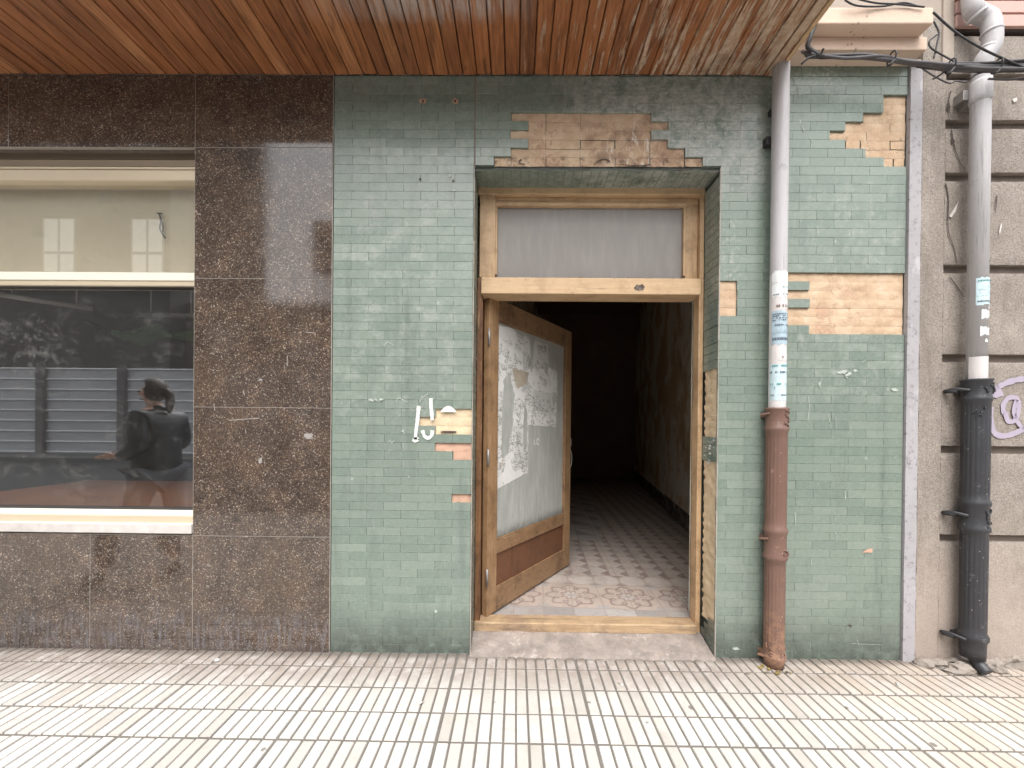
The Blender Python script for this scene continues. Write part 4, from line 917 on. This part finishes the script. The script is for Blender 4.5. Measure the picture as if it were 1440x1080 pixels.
b = B(); b.lathe(p1x, PY1, [(r1, ZB1-.03), (r1, 2.2), (r1*1.01, 2.8), (r1, ZS+.6)], 28); b.build('upper_pipe', MT['pvc'], pa)
b = B(); patch(b, p1x, PY1, r1-.0006, ZB1, z1_(383), FRONT-1.75, FRONT+1.75, 0, .01, 20); b.build('pale_coat', MT['pvc_pale'], pa)
rb_ = .055
zt, zl, zm0, zm1 = ZB1, z1_(603), z1_(748), z1_(786)
prof = [(rb_*.9, .0), (rb_*.92, .03), (rb_*1.06, .05), (rb_*1.06, .065), (rb_*.92, .08), (rb_*.92, zm1-.02), (rb_*1.07, zm1-.008), (rb_*1.07, zm1+.008), (rb_*.97, zm1+.02), (rb_*.97, zm0-.02), (rb_*1.07, zm0-.008), (rb_*1.07, zm0+.008), (rb_*.94, zm0+.02), (rb_*.95, zl-.02), (rb_*1.05, zl-.008), (rb_*1.05, zl+.006), (rb_*.96, zl+.014), (rb_*.97, zt-.016), (rb_*1.04, zt-.01), (rb_*1.04, zt), (rb_*.75, zt)]
def dense(prof, st_=.04):
    out = [prof[0]]
    for (r0, z0), (r1_, z1) in zip(prof, prof[1:]):
        n = max(1, int(abs(z1-z0)/st_)); out += [(r0+(r1_-r0)*k/n, z0+(z1-z0)*k/n) for k in range(1, n+1)]
    return out
def flute_zone(lo_, hi_):
    def f(w, z): return 1 if not any(a < z < c for a, c in zip(lo_, hi_)) else 1-.04*max(0, math.cos(w*18))**2
    return f
b = B(); b.lathe(p1x, PY1, dense(prof), 108, 0, flute_zone((.09, zm0+.03), (zm1-.03, zl-.03))); b.build('cast_iron_boot', MT['brown_iron'], pa)
b = B(); b.tube(spline([(p1x+.02+.02*math.cos(w), PY1-rb_*.98+.006, (zm0+zm1)/2-.045+.02*math.sin(w)) for w in [k*math.pi/5 for k in range(11)]], 3), .005, 8); b.tube([(p1x+.02, PY1-rb_*.9, (zm0+zm1)/2-.045), (p1x+.02, PY1-rb_*1.04, (zm0+zm1)/2-.045)], .008, 10); b.build('oval_boss', MT['brown_iron'], pa)
def crust(b, cx, cy, r, z0, z1, n, a0, a1):
    for k in range(n):
        w = random.uniform(a0, a1); z = random.uniform(z0, z1); pts = []
        for q in range(5): pts.append((cx+(r+.003)*math.cos(w), cy+(r+.003)*math.sin(w), z)); w += random.uniform(-.14, .14); z += random.uniform(-.009, .009)
        b.tube(spline(pts, 3), .0035, 5)
b = B(); crust(b, p1x, PY1, rb_*.96, zl+.01, zt-.015, 9, FRONT+.1, FRONT+1.1); crust(b, p1x, PY1, rb_*.93, .07, .12, 12, FRONT-1.2, FRONT+1.2); b.build('ornament', MT['brown_iron'], pa)
for z in (zt-.04, (zm0+zm1)/2+.02, .05):
    b = B(); b.tube([(p1x-rb_-.02, PY1+.02, z), (p1x-rb_*.9, PY1-.02, z+.01)], .008, 8); b.tube([(p1x+rb_*.9, PY1-.01, z), (p1x+rb_+.012, PY1+.02, z+.004)], .006, 8)
    b.box(p1x-rb_*.9, p1x+rb_*.9, PY1+.03, .004, z-.012, z+.012)
    b.build('wall_bracket', MT['brown_iron'], pa, .002)
b = B(); b.box(p1x-r1-.014, p1x+r1*.8, PY1+.03, .004, z1_(190), z1_(178)); b.box(p1x-.03, p1x+.03, PY1+.035, .004, 3.05, 3.08); b.build('pipe_clip', MT['cable_black'], pa, .002)
def text_lines(b, cx, cy, r, z0, z1, a0, a1, rows_, mi, dens=.7):
    for k in range(rows_):
        z = z0+(z1-z0)*(k+.5)/rows_; w = a0
        while w < a1-.05:
            l_ = random.uniform(.04, .22)
            if random.random() < dens: patch(b, cx, cy, r+.0014, z-(z1-z0)/rows_*.28, z+(z1-z0)/rows_*.22, w, min(w+l_, a1), mi, .0005, 2)
            w += l_+.05
def sticker(par, cx, cy, r, py0, py1, zf, base, inks, a0=FRONT-1.3, a1=FRONT+1.35, rows_=4):
    b = B(); patch(b, cx, cy, r+.0006, zf(py1), zf(py0), a0, a1, 0, .012, 14)
    for f0, f1, mi, n, dens in inks: text_lines(b, cx, cy, r+.0012, zf(py1)+(zf(py0)-zf(py1))*f0, zf(py1)+(zf(py0)-zf(py1))*f1, a0+.15, a1-.15, n, mi, dens)
    b.build('sticker', [base, MT['ink'], MT['ink_brown'], MT['ink_teal']], par)
sticker(pa, p1x, PY1, r1, 381, 397, z1_, MT['stick_white'], [])
sticker(pa, p1x, PY1, r1, 397.5, 417, z1_, MT['stick_white'], [(.12,.26,1,1,.8),(.6,.8,3,1,.25)])
sticker(pa, p1x, PY1, r1, 419, 435, z1_, MT['pvc_pale'], [(.1,.55,2,1,.7)], FRONT-.9, FRONT+1.0)
sticker(pa, p1x, PY1, r1, 437, 484, z1_, MT['stick_blue'], [(.1,.25,1,1,.9),(.3,.5,0,1,.8),(.55,.62,1,1,.7),(.7,.95,1,4,.6)])
sticker(pa, p1x, PY1, r1, 497, 507, z1_, MT['pvc_pale'], [(.2,.8,2,1,.35)], FRONT-.7, FRONT+.8)
sticker(pa, p1x, PY1, r1, 511, 563, z1_, MT['stick_cyan'], [(.9,.99,3,1,.9),(.72,.82,1,1,.4),(.3,.5,3,2,.4),(.12,.18,1,1,.7)], FRONT-1.5, FRONT+1.35)

PY2 = -.085; p2x = X(1372, 602, PY2); r2 = .040; rk = .058
def z2_(py): return Z(py, 1377, PY2-.05)
pb2 = thing('drainpipe', 'grey drainpipe with swan neck and black cast iron lower section on grooved wall', 'drainpipe', (p2x, PY2, 0))
ZB2 = z2_(532); ztop = z2_(112)
b = B(); b.lathe(p2x, PY2, [(r2, ZB2-.03), (r2, ztop-.06), (r2*1.0, ztop)], 32); b.build('upper_pipe', MT['pvc'], pb2)
b = B(); b.lathe(p2x, PY2, [(r2*1.01, ztop-.085), (r2*1.14, ztop-.075), (r2*1.16, ztop-.055), (r2*1.1, ztop-.045), (r2*1.1, ztop+.02), (r2*1.05, ztop+.03)], 32); b.build('pipe_collar', MT['pvc'], pb2)
s0 = Vector((p2x, PY2, ztop)); e1 = P(1381, 88, PY2); pts = [s0, s0+Vector((.004,0,.05)), P(1383, 86, PY2-.01), P(1394, 66, PY2-.02), P(1395, 42, PY2-.02), P(1391, 27, PY2-.01), P(1380, 21, PY2), P(1370, 15, PY2), P(1367, 3, PY2), P(1366, -30, PY2), P(1366, -120, PY2)]
b = B(); b.tube(spline(pts, 8), r2*1.02, 24); b.build('swan_neck', MT['pvc'], pb2)
for (p, q) in ((P(1394.5,46,PY2-.02), P(1394.5,44,PY2-.02)), (P(1391,70,PY2-.015), P(1392,68,PY2-.016)), (P(1373.5,22,PY2), P(1372,20,PY2))):
    b = B(); d = (q-p).normalized(); b.tube([p-d*.008, p-d*.005, p+d*.005, p+d*.008], [r2*1.02, r2*1.1, r2*1.1, r2*1.02], 28)
    b.build('neck_joint', MT['pvc'], pb2)
b = B(); patch(b, p2x, PY2, r2, ZB2, z2_(500), FRONT-1.6, FRONT+1.6, 0, .006, 18); b.build('pale_coat', MT['pvc_pale'], pb2)
zt2, zl2, zq0, zq1 = ZB2, z2_(560), z2_(709), z2_(746); zbo = .075
prof = [(rk*.86, zbo), (rk*.9, zbo+.09), (rk*1.05, zbo+.105), (rk*1.05, zbo+.125), (rk*.9, zbo+.14), (rk*.92, zq1-.02), (rk*1.06, zq1-.008), (rk*1.06, zq1+.008), (rk*.97, zq1+.018), (rk*.97, zq0-.018), (rk*1.06, zq0-.008), (rk*1.06, zq0+.008), (rk*.94, zq0+.02), (rk*.95, zl2-.02), (rk*1.05, zl2-.008), (rk*1.05, zl2+.006), (rk*.98, zl2+.014), (rk*1.0, zt2-.014), (rk*1.08, zt2-.008), (rk*1.08, zt2), (rk*.68, zt2)]
b = B(); b.lathe(p2x, PY2, dense(prof), 120, 0, flute_zone((zbo+.15, zq0+.03), (zq1-.03, zl2-.03))); b.build('cast_iron_boot', MT['black_iron'], pb2)
b = B(); crust(b, p2x, PY2, rk*.99, zl2+.02, zt2-.02, 12, FRONT-.1, FRONT+1.2); crust(b, p2x, PY2, rk*.95, zl2-.09, zl2-.05, 6, FRONT-1.0, FRONT-.3); crust(b, p2x, PY2, rk*.97, zq1+.02, zq0-.02, 8, FRONT, FRONT+1.1); b.build('ornament', MT['black_iron'], pb2)
b = B(); b.tube(spline([(p2x, PY2, zbo+.02), (p2x+.01, PY2-.02, .05), (p2x+.015, PY2-.055, .02)], 5), [rk*.5]*10+[rk*.52], 16, 0, True); b.build('outlet', MT['black_iron'], pb2)
for z in (zt2-.06, (zq0+zq1)/2, zbo+.1):
    b = B(); b.tube(spline([(p2x-rk-.035, SY, z), (p2x-rk-.03, PY2+.03, z+.01), (p2x-rk*.9, PY2-.02, z)], 4), .009, 8); b.tube([(p2x-rk-.042, PY2+.06, z), (p2x-rk-.018, PY2+.02, z)], .013, 8)
    b.box(p2x-rk*.8, p2x+rk*.8, PY2+.04, SY+.004, z-.012, z+.012)
    b.build('wall_bracket', MT['black_iron'], pb2)
b = B(); b.box(p2x-.04, p2x+.04, PY2+.03, SY+.004, ztop-.075, ztop-.045); b.box(p2x-r2-.03, p2x-r2*.8, PY2+.02, SY+.003, ztop-.05, ztop+.005); b.build('pipe_clip', MT['metal'], pb2, .002)
sticker(pb2, p2x, PY2, r2, 389, 427, z2_, MT['stick_cyan'], [(.85,.95,3,1,.9),(.08,.18,1,1,.9),(.3,.75,0,4,.6)], FRONT-1.0, FRONT+1.35)
for a, c, w0, w1 in ((361,368,.7,1.1), (369,377,.85,1.25), (435,446,-.5,.5), (429,433,.3,1.0), (459,470,-.6,.6), (476,481,-.1,.3)): sticker(pb2, p2x, PY2, r2, a, c, z2_, MT['stick_white'], [], FRONT+w0, FRONT+w1)

# ------------------------------------------------------------------ cables
CY = -.20
cbn = thing('cable_bundle', 'thick bundle of grey cables strung under the cornice and across the swan neck', 'cable', tuple(P(1290, 92, -.15)))
def cab(b, pts, r, n=6, Y=CY): b.tube(spline([P(p[0], p[1], p[2] if len(p) > 2 else Y) for p in pts], n), r*.8, 7)
for k, (pts, r, m) in enumerate(( 
    ([(1128,72,-.12),(1140,77,-.14),(1170,78,-.14),(1215,77,-.14),(1250,82,-.15),(1300,88,-.16),(1350,92,-.19),(1400,90,-.19),(1470,86,-.19)], .010, 'cable'),
    ([(1135,80,-.13),(1180,80,-.13),(1225,82,-.14),(1260,86,-.15),(1310,92,-.16),(1360,94,-.19),(1410,93,-.19),(1470,91,-.19)], .012, 'cable'),
    ([(1140,76,-.15),(1190,82,-.15),(1240,79,-.15),(1275,86,-.16),(1325,90,-.17),(1380,96,-.2),(1470,97,-.2)], .009, 'cable'),
    ([(1250,84,-.13),(1300,93,-.14),(1345,98,-.17),(1400,97,-.19),(1470,93,-.19)], .013, 'cable'),
    ([(1300,90,-.15),(1340,89,-.17),(1390,88,-.2),(1470,82,-.2)], .007, 'cable'),
    ([(1290,93,-.14),(1330,98,-.15),(1380,100,-.18),(1470,99,-.18)], .010, 'cable_black'),
    ([(1132,78,-.13),(1160,82,-.12),(1210,75,-.13),(1248,80,-.15)], .006, 'cable_black'))):
    b = B(); cab(b, pts, r); b.build('cable', MT[m], cbn)
for px, py in ((1254,82),(1337,93),(1402,93)):
    b = B(); c = P(px, py, -.16 if px < 1300 else -.185); b.tube([c+Vector((math.cos(w)*.004, math.cos(w)*.03, math.sin(w)*.03)) for w in [k*math.pi/6 for k in range(13)]], .004, 6); b.tube([c+Vector((0,-.02,-.02)), c+Vector((-.03,-.03,-.055)), c+Vector((-.045,-.025,-.06))], .0045, 6); b.build('cable_tie', MT['cable_black'], cbn)
def wire(pts, r, lab, m='cable_black', grp=None):
    b = B(); cab(b, pts, r); o = b.build('wire', MT[m]); return tag(o, lab, 'wire', grp)
wire([(1312,17,-.20),(1340,42,-.2),(1375,65,-.22),(1410,82,-.21),(1470,108,-.19)], .006, 'taut dark wire running diagonally from cornice corner across the swan neck')
wire([(1188,0,-.2),(1205,8,-.19),(1240,9,-.18),(1270,4,-.18),(1290,9,-.18)], .005, 'black wire lying in a shallow curve along the top of the cornice')
wire([(1196,-4,-.19),(1230,4,-.185),(1262,6,-.18),(1300,10,-.18)], .005, 'second black wire crossing the curved one on top of the cornice')
wire([(1313,30,-.1),(1320,45,-.1),(1318,60,-.1),(1313,82,-.1)], .005, 'short black wire loop hanging beside the end of the cornice')
wire([(1319,48,-.1),(1307,58,-.1),(1310,68,-.1),(1330,80,-.12),(1345,88,-.15)], .005, 'black wire dropping from the hanging loop into the cable bundle')
wire([(1297,96,-.1),(1315,108,-.08),(1335,117,-.07),(1345,114,-.08),(1360,115,-.1),(1372,105,-.17),(1390,100,-.18)], .005, 'grey wire sagging below the bundle at the left of the swan neck', 'cable')
wire([(1390,111,-.16),(1420,112,-.15),(1445,108,-.14),(1470,104,-.14)], .006, 'dark wire below the bundle at the far right edge', 'cable')
wire([(1340,93,-.18),(1318,108,-.12),(1312,111,-.1)], .006, 'stiff grey stub poking down from the bundle toward the trim', 'cable')
wire([(1146,34,-.16),(1140,52,-.16),(1136,66,-.15),(1148,76,-.15),(1158,80,-.15)], .014, 'thick black cable bend coming down behind the canopy corner')
wire([(1158,68,-.17),(1155,74,-.16),(1148,78,-.15),(1136,82,-.15),(1127,90,-.14)], .007, 'frayed black wire tail hanging at the canopy corner')

# ------------------------------------------------------------------ small litter
def litter(px, py, s, lab, m, seed):
    random.seed(seed); c = Q(px, py, .002); b = B(); n = 7
    V = [(c.x+math.cos(2*math.pi*i/n)*s*random.uniform(.5, 1.2), c.y+math.sin(2*math.pi*i/n)*s*.6*random.uniform(.5, 1.2), .004) for i in range(n)]; V += [(x*.6+c.x*.4, y*.6+c.y*.4, .004+s*.35) for x, y, z in V]
    b.add(V, [tuple(range(n, 2*n))]+[(i, (i+1) % n, n+(i+1) % n, n+i) for i in range(n)]); return tag(b.build('litter_scrap', m), lab, 'litter')
litter(305, 929, .02, 'crumpled white paper scrap on the pavement below the granite', MT['stick_white'], 3)
litter(1107, 946, .012, 'small dark pebble on the pavement in front of the brown pipe', MT['crack'], 4)
def butt(px, py, a, lab):
    c = Q(px, py, .006); d = Vector((math.cos(a), math.sin(a), 0)); b = B(); b.tube([c-d*.013, c+d*.004], .0038, 8, 0); b.tube([c+d*.0045, c+d*.014], .0038, 8, 1)
    return tag(b.build('cigarette_end', [MT['stick_white'], MT['tan_paper']]), lab, 'cigarette end')
butt(592, 988, .6, 'cigarette end on the pavement below the green tiles left of the doorstep')
butt(873, 962, 2.2, 'cigarette end on the pavement in front of the doorstep')
butt(1262, 962, 1.2, 'cigarette end on the pavement below the grey edge trim')
def stone(px, py, s, lab, seed):
    c = Q(px, py, .0); bm = bmesh.new(); bmesh.ops.create_icosphere(bm, subdivisions=3, radius=1)
    for v in bm.verts:
        d = 1+.45*fbm(v.co.x, v.co.y, v.co.z+seed, 1.3)+.2*fbm(v.co.x, v.co.y, v.co.z+seed, 4); v.co = Vector((v.co.x*s[0]*d, v.co.y*s[1]*d, max(-.2, v.co.z)*s[2]*d)) + Vector((c.x, c.y, s[2]*.2))
    me = bpy.data.meshes.new('rubble_stone'); bm.to_mesh(me); bm.free(); me.materials.append(MT['rubble'])
    o = bpy.data.objects.new('rubble_stone', me); COL.objects.link(o); return tag(o, lab, 'stone')
stone(1352, 944, (.075,.035,.04), 'flat grey stone left of the black pipe outlet', 2)
stone(1398, 942, (.05,.035,.045), 'rounded broken stone right of the black pipe outlet', 9)
lf = B()
for k in range(16):
    c = Vector((p1x-.05+random.uniform(-.05, .09), PY1-.03+random.uniform(-.06, .02), .003)); s = random.uniform(.008, .018); w = random.uniform(0, 6)
    lf.add([c+Vector((math.cos(w)*s, math.sin(w)*s, .004)), c+Vector((math.cos(w+1.6)*s*.5, math.sin(w+1.6)*s*.5, .008)), c+Vector((-math.cos(w)*s, -math.sin(w)*s, .002)), c+Vector((math.cos(w-1.6)*s*.5, math.sin(w-1.6)*s*.5, .001))], [(0,1,2,3)])
tag(lf.build('dry_leaves', plain('dry_leaf', (.22,.16,.05), .8, .5, 60)), 'dry leaf litter gathered at the foot of the brown pipe', 'leaves', None, 'stuff')

# ------------------------------------------------------------------ across the street (seen mirrored in glass and granite)
hoard = thing('hoarding', 'grey ribbed metal hoarding with posts mirrored in the shop window', 'fence', (-12, -13.75, 0))
M_h = plain('galvanised_sheet', (.48,.48,.49), .5, .12, 2); M_hl = plain('rib_highlight', (.85,.85,.86), .5, .1, 2); M_hp = plain('hoarding_post', (.16,.15,.15), .7, .2, 3)  # near-white rib colour paints in the highlights along the ribs
px0 = -36.2
b = B(); b.box(px0, 12, -13.80, -13.74, 0, 3.5); b.build('sheet', M_h, hoard)
for k in range(9):
    b = B(); b.box(px0, 12, -13.74+.0002, -13.68, .05+k*.425, .05+k*.425+.06); b.build('rib', M_hl, hoard, .02)
for k in range(15):
    b = B(); b.box(px0+k*3.34+.0, px0+k*3.34+.30, -13.67, -13.55, -.01, 3.62); b.build('post', M_hp, hoard)
M_dk = plain('dark_facade', (.115,.105,.10), .9, .35, .7); M_win = plain('dark_pane', (.035,.04,.045), .2); M_wf = plain('grey_window_frame', (.30,.29,.28), .6)
M_sh = plain('pale_shutter', (.80,.78,.74), .6)
def block(nm, lab, x0, x1, h, y, mw, wins):
    t = thing(nm, lab, 'building', ((x0+x1)/2, y-4, 0)); b = B(); b.box(x0, x1, y-8, y, -.05, h); b.build('wall', mw, t)
    for wx, wz, ww, wh in wins:
        b = B(); b.box(wx, wx+ww, y+.002, y+.06, wz, wz+wh); f = b.build('window', M_wf, t)
        b = B()
        for q in (0, 1):
            for s in (0, 1): b.box(wx+.1+q*(ww/2-.02), wx+ww/2-.06+q*(ww/2-.02), y+.061, y+.07, wz+.1+s*wh/2, wz+wh/2-.05+s*wh/2)
        o = b.build('pane', M_sh, f)
    return t
M_lt = plain('pale_facade', (.55,.52,.48), .9, .2, .6)
block('apartment_building', 'dark grey apartment block opposite, mirrored above the hoarding', -50, -17.9, 30, -18, M_dk, [(-47.5+k*4.6, 8.2+r*5.2, 1.7, 3.6) for k in range(7) for r in range(4)])
lw_ = block('low_building', 'low brown building opposite with an added dark block on its roof', -17.88, 24, 7.8, -19, plain('brown_facade', (.17,.14,.12), .9, .3, .8), [(-16.5+k*4.5, 4.6, 1.4, 1.9) for k in range(9)])
b = B(); b.box(-11.9, -10.2, -22.5, -20.8, 10.3, 13.1)  # invented dark block on legs, added for the dark square mirrored in granite
for tx in (-11.85, -10.35):
    for ty in (-22.4, -20.95): b.box(tx, tx+.1, ty, ty+.1, 7.801, 10.3)
b.build('added_mirror_block', M_dk, lw_)

# a passer-by on the pavement, just out of frame to the left and mirrored in the window
def skinned(name, nodes, edges, mat_, parent, sub=2, xf=None):
    me = bpy.data.meshes.new(name); me.from_pydata([n[0] for n in nodes], edges, []); o = bpy.data.objects.new(name, me); COL.objects.link(o)
    o.modifiers.new('skin', 'SKIN')
    if not me.skin_vertices: 
        bm = bmesh.new(); bm.from_mesh(me); bm.verts.layers.skin.verify(); bm.to_mesh(me); bm.free()
    for i, n in enumerate(nodes):
        r = n[1]; me.skin_vertices[0].data[i].radius = r if isinstance(r, tuple) else (r, r); me.skin_vertices[0].data[i].use_root = (i == 0)
    s = o.modifiers.new('sub', 'SUBSURF'); s.levels = sub; s.render_levels = sub
    dg = bpy.context.evaluated_depsgraph_get(); ev = o.evaluated_get(dg); m2_ = bpy.data.meshes.new_from_object(ev); bpy.data.objects.remove(o)
    m2_.name = name
    if xf is not None: m2_.transform(xf)
    m2_.materials.clear(); m2_.materials.append(mat_)
    for p in m2_.polygons: p.use_smooth = True
    q = bpy.data.objects.new(name, m2_); COL.objects.link(q)
    if parent is not None: q.parent = parent
    return q
M_skin = plain('skin', (.62,.38,.28), .5, .08, 6); M_jk = plain('dark_padded_jacket', (.012,.012,.017), .4, .4, 9, 1.0, 16); M_tr = plain('faded_trousers', (.10,.10,.12), .8, .15, 10); M_hair = plain('dark_hair', (.035,.02,.014), .5, .3, 30); M_shoe = plain('black_shoe', (.02,.02,.02), .5)
PX, PYY = -3.12, -1.02
per = tag(bpy.data.objects.new('person', None), 'person in a dark padded jacket walking left, mirrored in the shop window', 'person'); COL.objects.link(per); per.location = (PX, PYY, 0)
S = 1.0   # walking towards -x; local x is forward when negative
body = [((0,0,.93),(.125,.15)), ((0,0,1.08),(.115,.135)), ((-.01,0,1.22),(.12,.155)), ((-.01,0,1.36),(.10,.15)), ((-.02,0,1.43),.055), ((-.045,0,1.49),.052), ((-.06,0,1.56),(.088,.076)), ((-.055,0,1.63),(.06,.058)),
        ((.0,.17,1.36),.058), ((.05,.2,1.12),.045), ((-.12,.17,1.03),.036), ((-.24,.14,1.02),.026), ((.0,-.17,1.36),.058), ((.03,-.2,1.12),.045), ((-.16,-.17,1.04),.036), ((-.30,-.12,1.03),.026),
        ((-.03,.085,.84),.095), ((-.14,.09,.48),.062), ((-.20,.09,.1),.042), ((.06,-.085,.84),.095), ((.09,-.09,.49),.062), ((.24,-.09,.14),.042)]
E = [(0,1),(1,2),(2,3),(3,4),(4,5),(5,6),(6,7),(3,8),(8,9),(9,10),(10,11),(3,12),(12,13),(13,14),(14,15),(0,16),(16,17),(17,18),(0,19),(19,20),(20,21)]
bo = skinned('body', body, E, M_skin, per)
jk = skinned('jacket', [((0,0,.86),(.19,.205)), ((.0,0,.98),(.175,.19)), ((-.01,0,1.15),(.16,.185)), ((-.01,0,1.30),(.155,.195)), ((-.015,0,1.40),(.10,.12)), ((-.03,0,1.445),.085), ((.01,.2,1.34),.085), ((.06,.23,1.12),.075), ((-.09,.19,1.035),.06), ((-.17,.165,1.025),.05), ((.01,-.2,1.34),.085), ((.04,-.23,1.12),.075), ((-.13,-.19,1.045),.06), ((-.22,-.155,1.035),.05)], [(0,1),(1,2),(2,3),(3,4),(4,5),(3,6),(6,7),(7,8),(8,9),(3,10),(10,11),(11,12),(12,13)], M_jk, per)
skinned('trousers', [((0,0,.92),(.15,.16)), ((-.03,.085,.83),.115), ((-.14,.09,.48),.082), ((-.20,.09,.12),.068), ((.06,-.085,.83),.115), ((.09,-.09,.49),.082), ((.235,-.09,.17),.068)], [(0,1),(1,2),(2,3),(0,4),(4,5),(5,6)], M_tr, per)
skinned('shoe', [((-.18,.09,.055),.048), ((-.27,.09,.04),.044), ((-.35,.09,.034),.032)], [(0,1),(1,2)], M_shoe, per); skinned('shoe', [((.26,-.09,.11),.048), ((.20,-.09,.05),.044), ((.13,-.09,.034),.032)], [(0,1),(1,2)], M_shoe, per)
hm = bmesh.new(); bmesh.ops.create_icosphere(hm, subdivisions=3, radius=1)
for v in list(hm.verts):
    if v.co.x < -.12 and v.co.z < .5-.3*(v.co.x+.12) : hm.verts.remove(v)
for v in hm.verts: 
    k = 1+.05*fbm(v.co.x, v.co.y, v.co.z, 4); v.co = Vector((-.034+v.co.x*.106*k, v.co.y*.103*k, 1.585+v.co.z*.108*k))
me = bpy.data.meshes.new('hair'); hm.to_mesh(me); hm.free(); me.materials.append(M_hair)
for p in me.polygons: p.use_smooth = True
hr = bpy.data.objects.new('hair', me); COL.objects.link(hr); hr.parent = per
skinned('ponytail', [((.06,0,1.60),.03), ((.095,0,1.56),.038), ((.11,0,1.48),.036), ((.10,0,1.38),.018)], [(0,1),(1,2),(2,3)], M_hair, hr)
for sy, bx in ((.14, -.24), (-.12, -.30)):       # hands: palm, four fingers and a thumb
    z = 1.02 if sy > 0 else 1.03; nodes = [((bx,sy,z),.024), ((bx-.05,sy,z),(.018,.034)), ((bx-.085,sy,z-.002),(.014,.034))]; ed = [(0,1),(1,2)]
    hn = skinned('hand', nodes, ed, M_skin, per)
    for k, L in enumerate((.058,.066,.062,.048)):
        y = sy-.027+.018*k; skinned('finger', [((bx-.075,y,z),.009), ((bx-.09-L*.45,y,z-.008),.008), ((bx-.09-L*.85,y,z-.026),.007)], [(0,1),(1,2)], M_skin, hn, 1)
    skinned('thumb', [((bx-.03,sy+(.03 if sy < 0 else -.03),z+.005),.011), ((bx-.065,sy+(.05 if sy < 0 else -.05),z+.008),.010), ((bx-.095,sy+(.05 if sy < 0 else -.05),z),.008)], [(0,1),(1,2)], M_skin, hn, 1)
for y in (-.03, .03):
    fb2 = bmesh.new(); bmesh.ops.create_uvsphere(fb2, u_segments=10, v_segments=8, radius=.011); me = bpy.data.meshes.new('eye'); fb2.to_mesh(me); fb2.free(); me.materials.append(MT['crack']); e_ = bpy.data.objects.new('eye', me); COL.objects.link(e_); e_.parent = per; e_.location = (-.133, y, 1.57)
skinned('nose', [((-.14,0,1.57),.012), ((-.16,0,1.535),.016)], [(0,1)], M_skin, per, 1)
for y in (-.078, .078): skinned('ear', [((-.05,y,1.58),(.018,.01)), ((-.05,y,1.54),(.014,.008))], [(0,1)], M_skin, per, 1)
skinned('mouth', [((-.138,-.02,1.505),.006), ((-.143,0,1.505),.008), ((-.138,.02,1.505),.006)], [(0,1),(1,2)], M_hair, per, 1)
ph_ = B(); ph_.tube([(PX-.36, PYY+.03, 1.045), (PX+.02, PYY+.12, 1.14)], .008, 8); tag(ph_.build('walking_stick', MT['metal']), 'thin grey rod held level in the hands of the walking person', 'stick')

for o_ in bpy.data.objects:
    if '_loc' in o_: del o_['_loc']
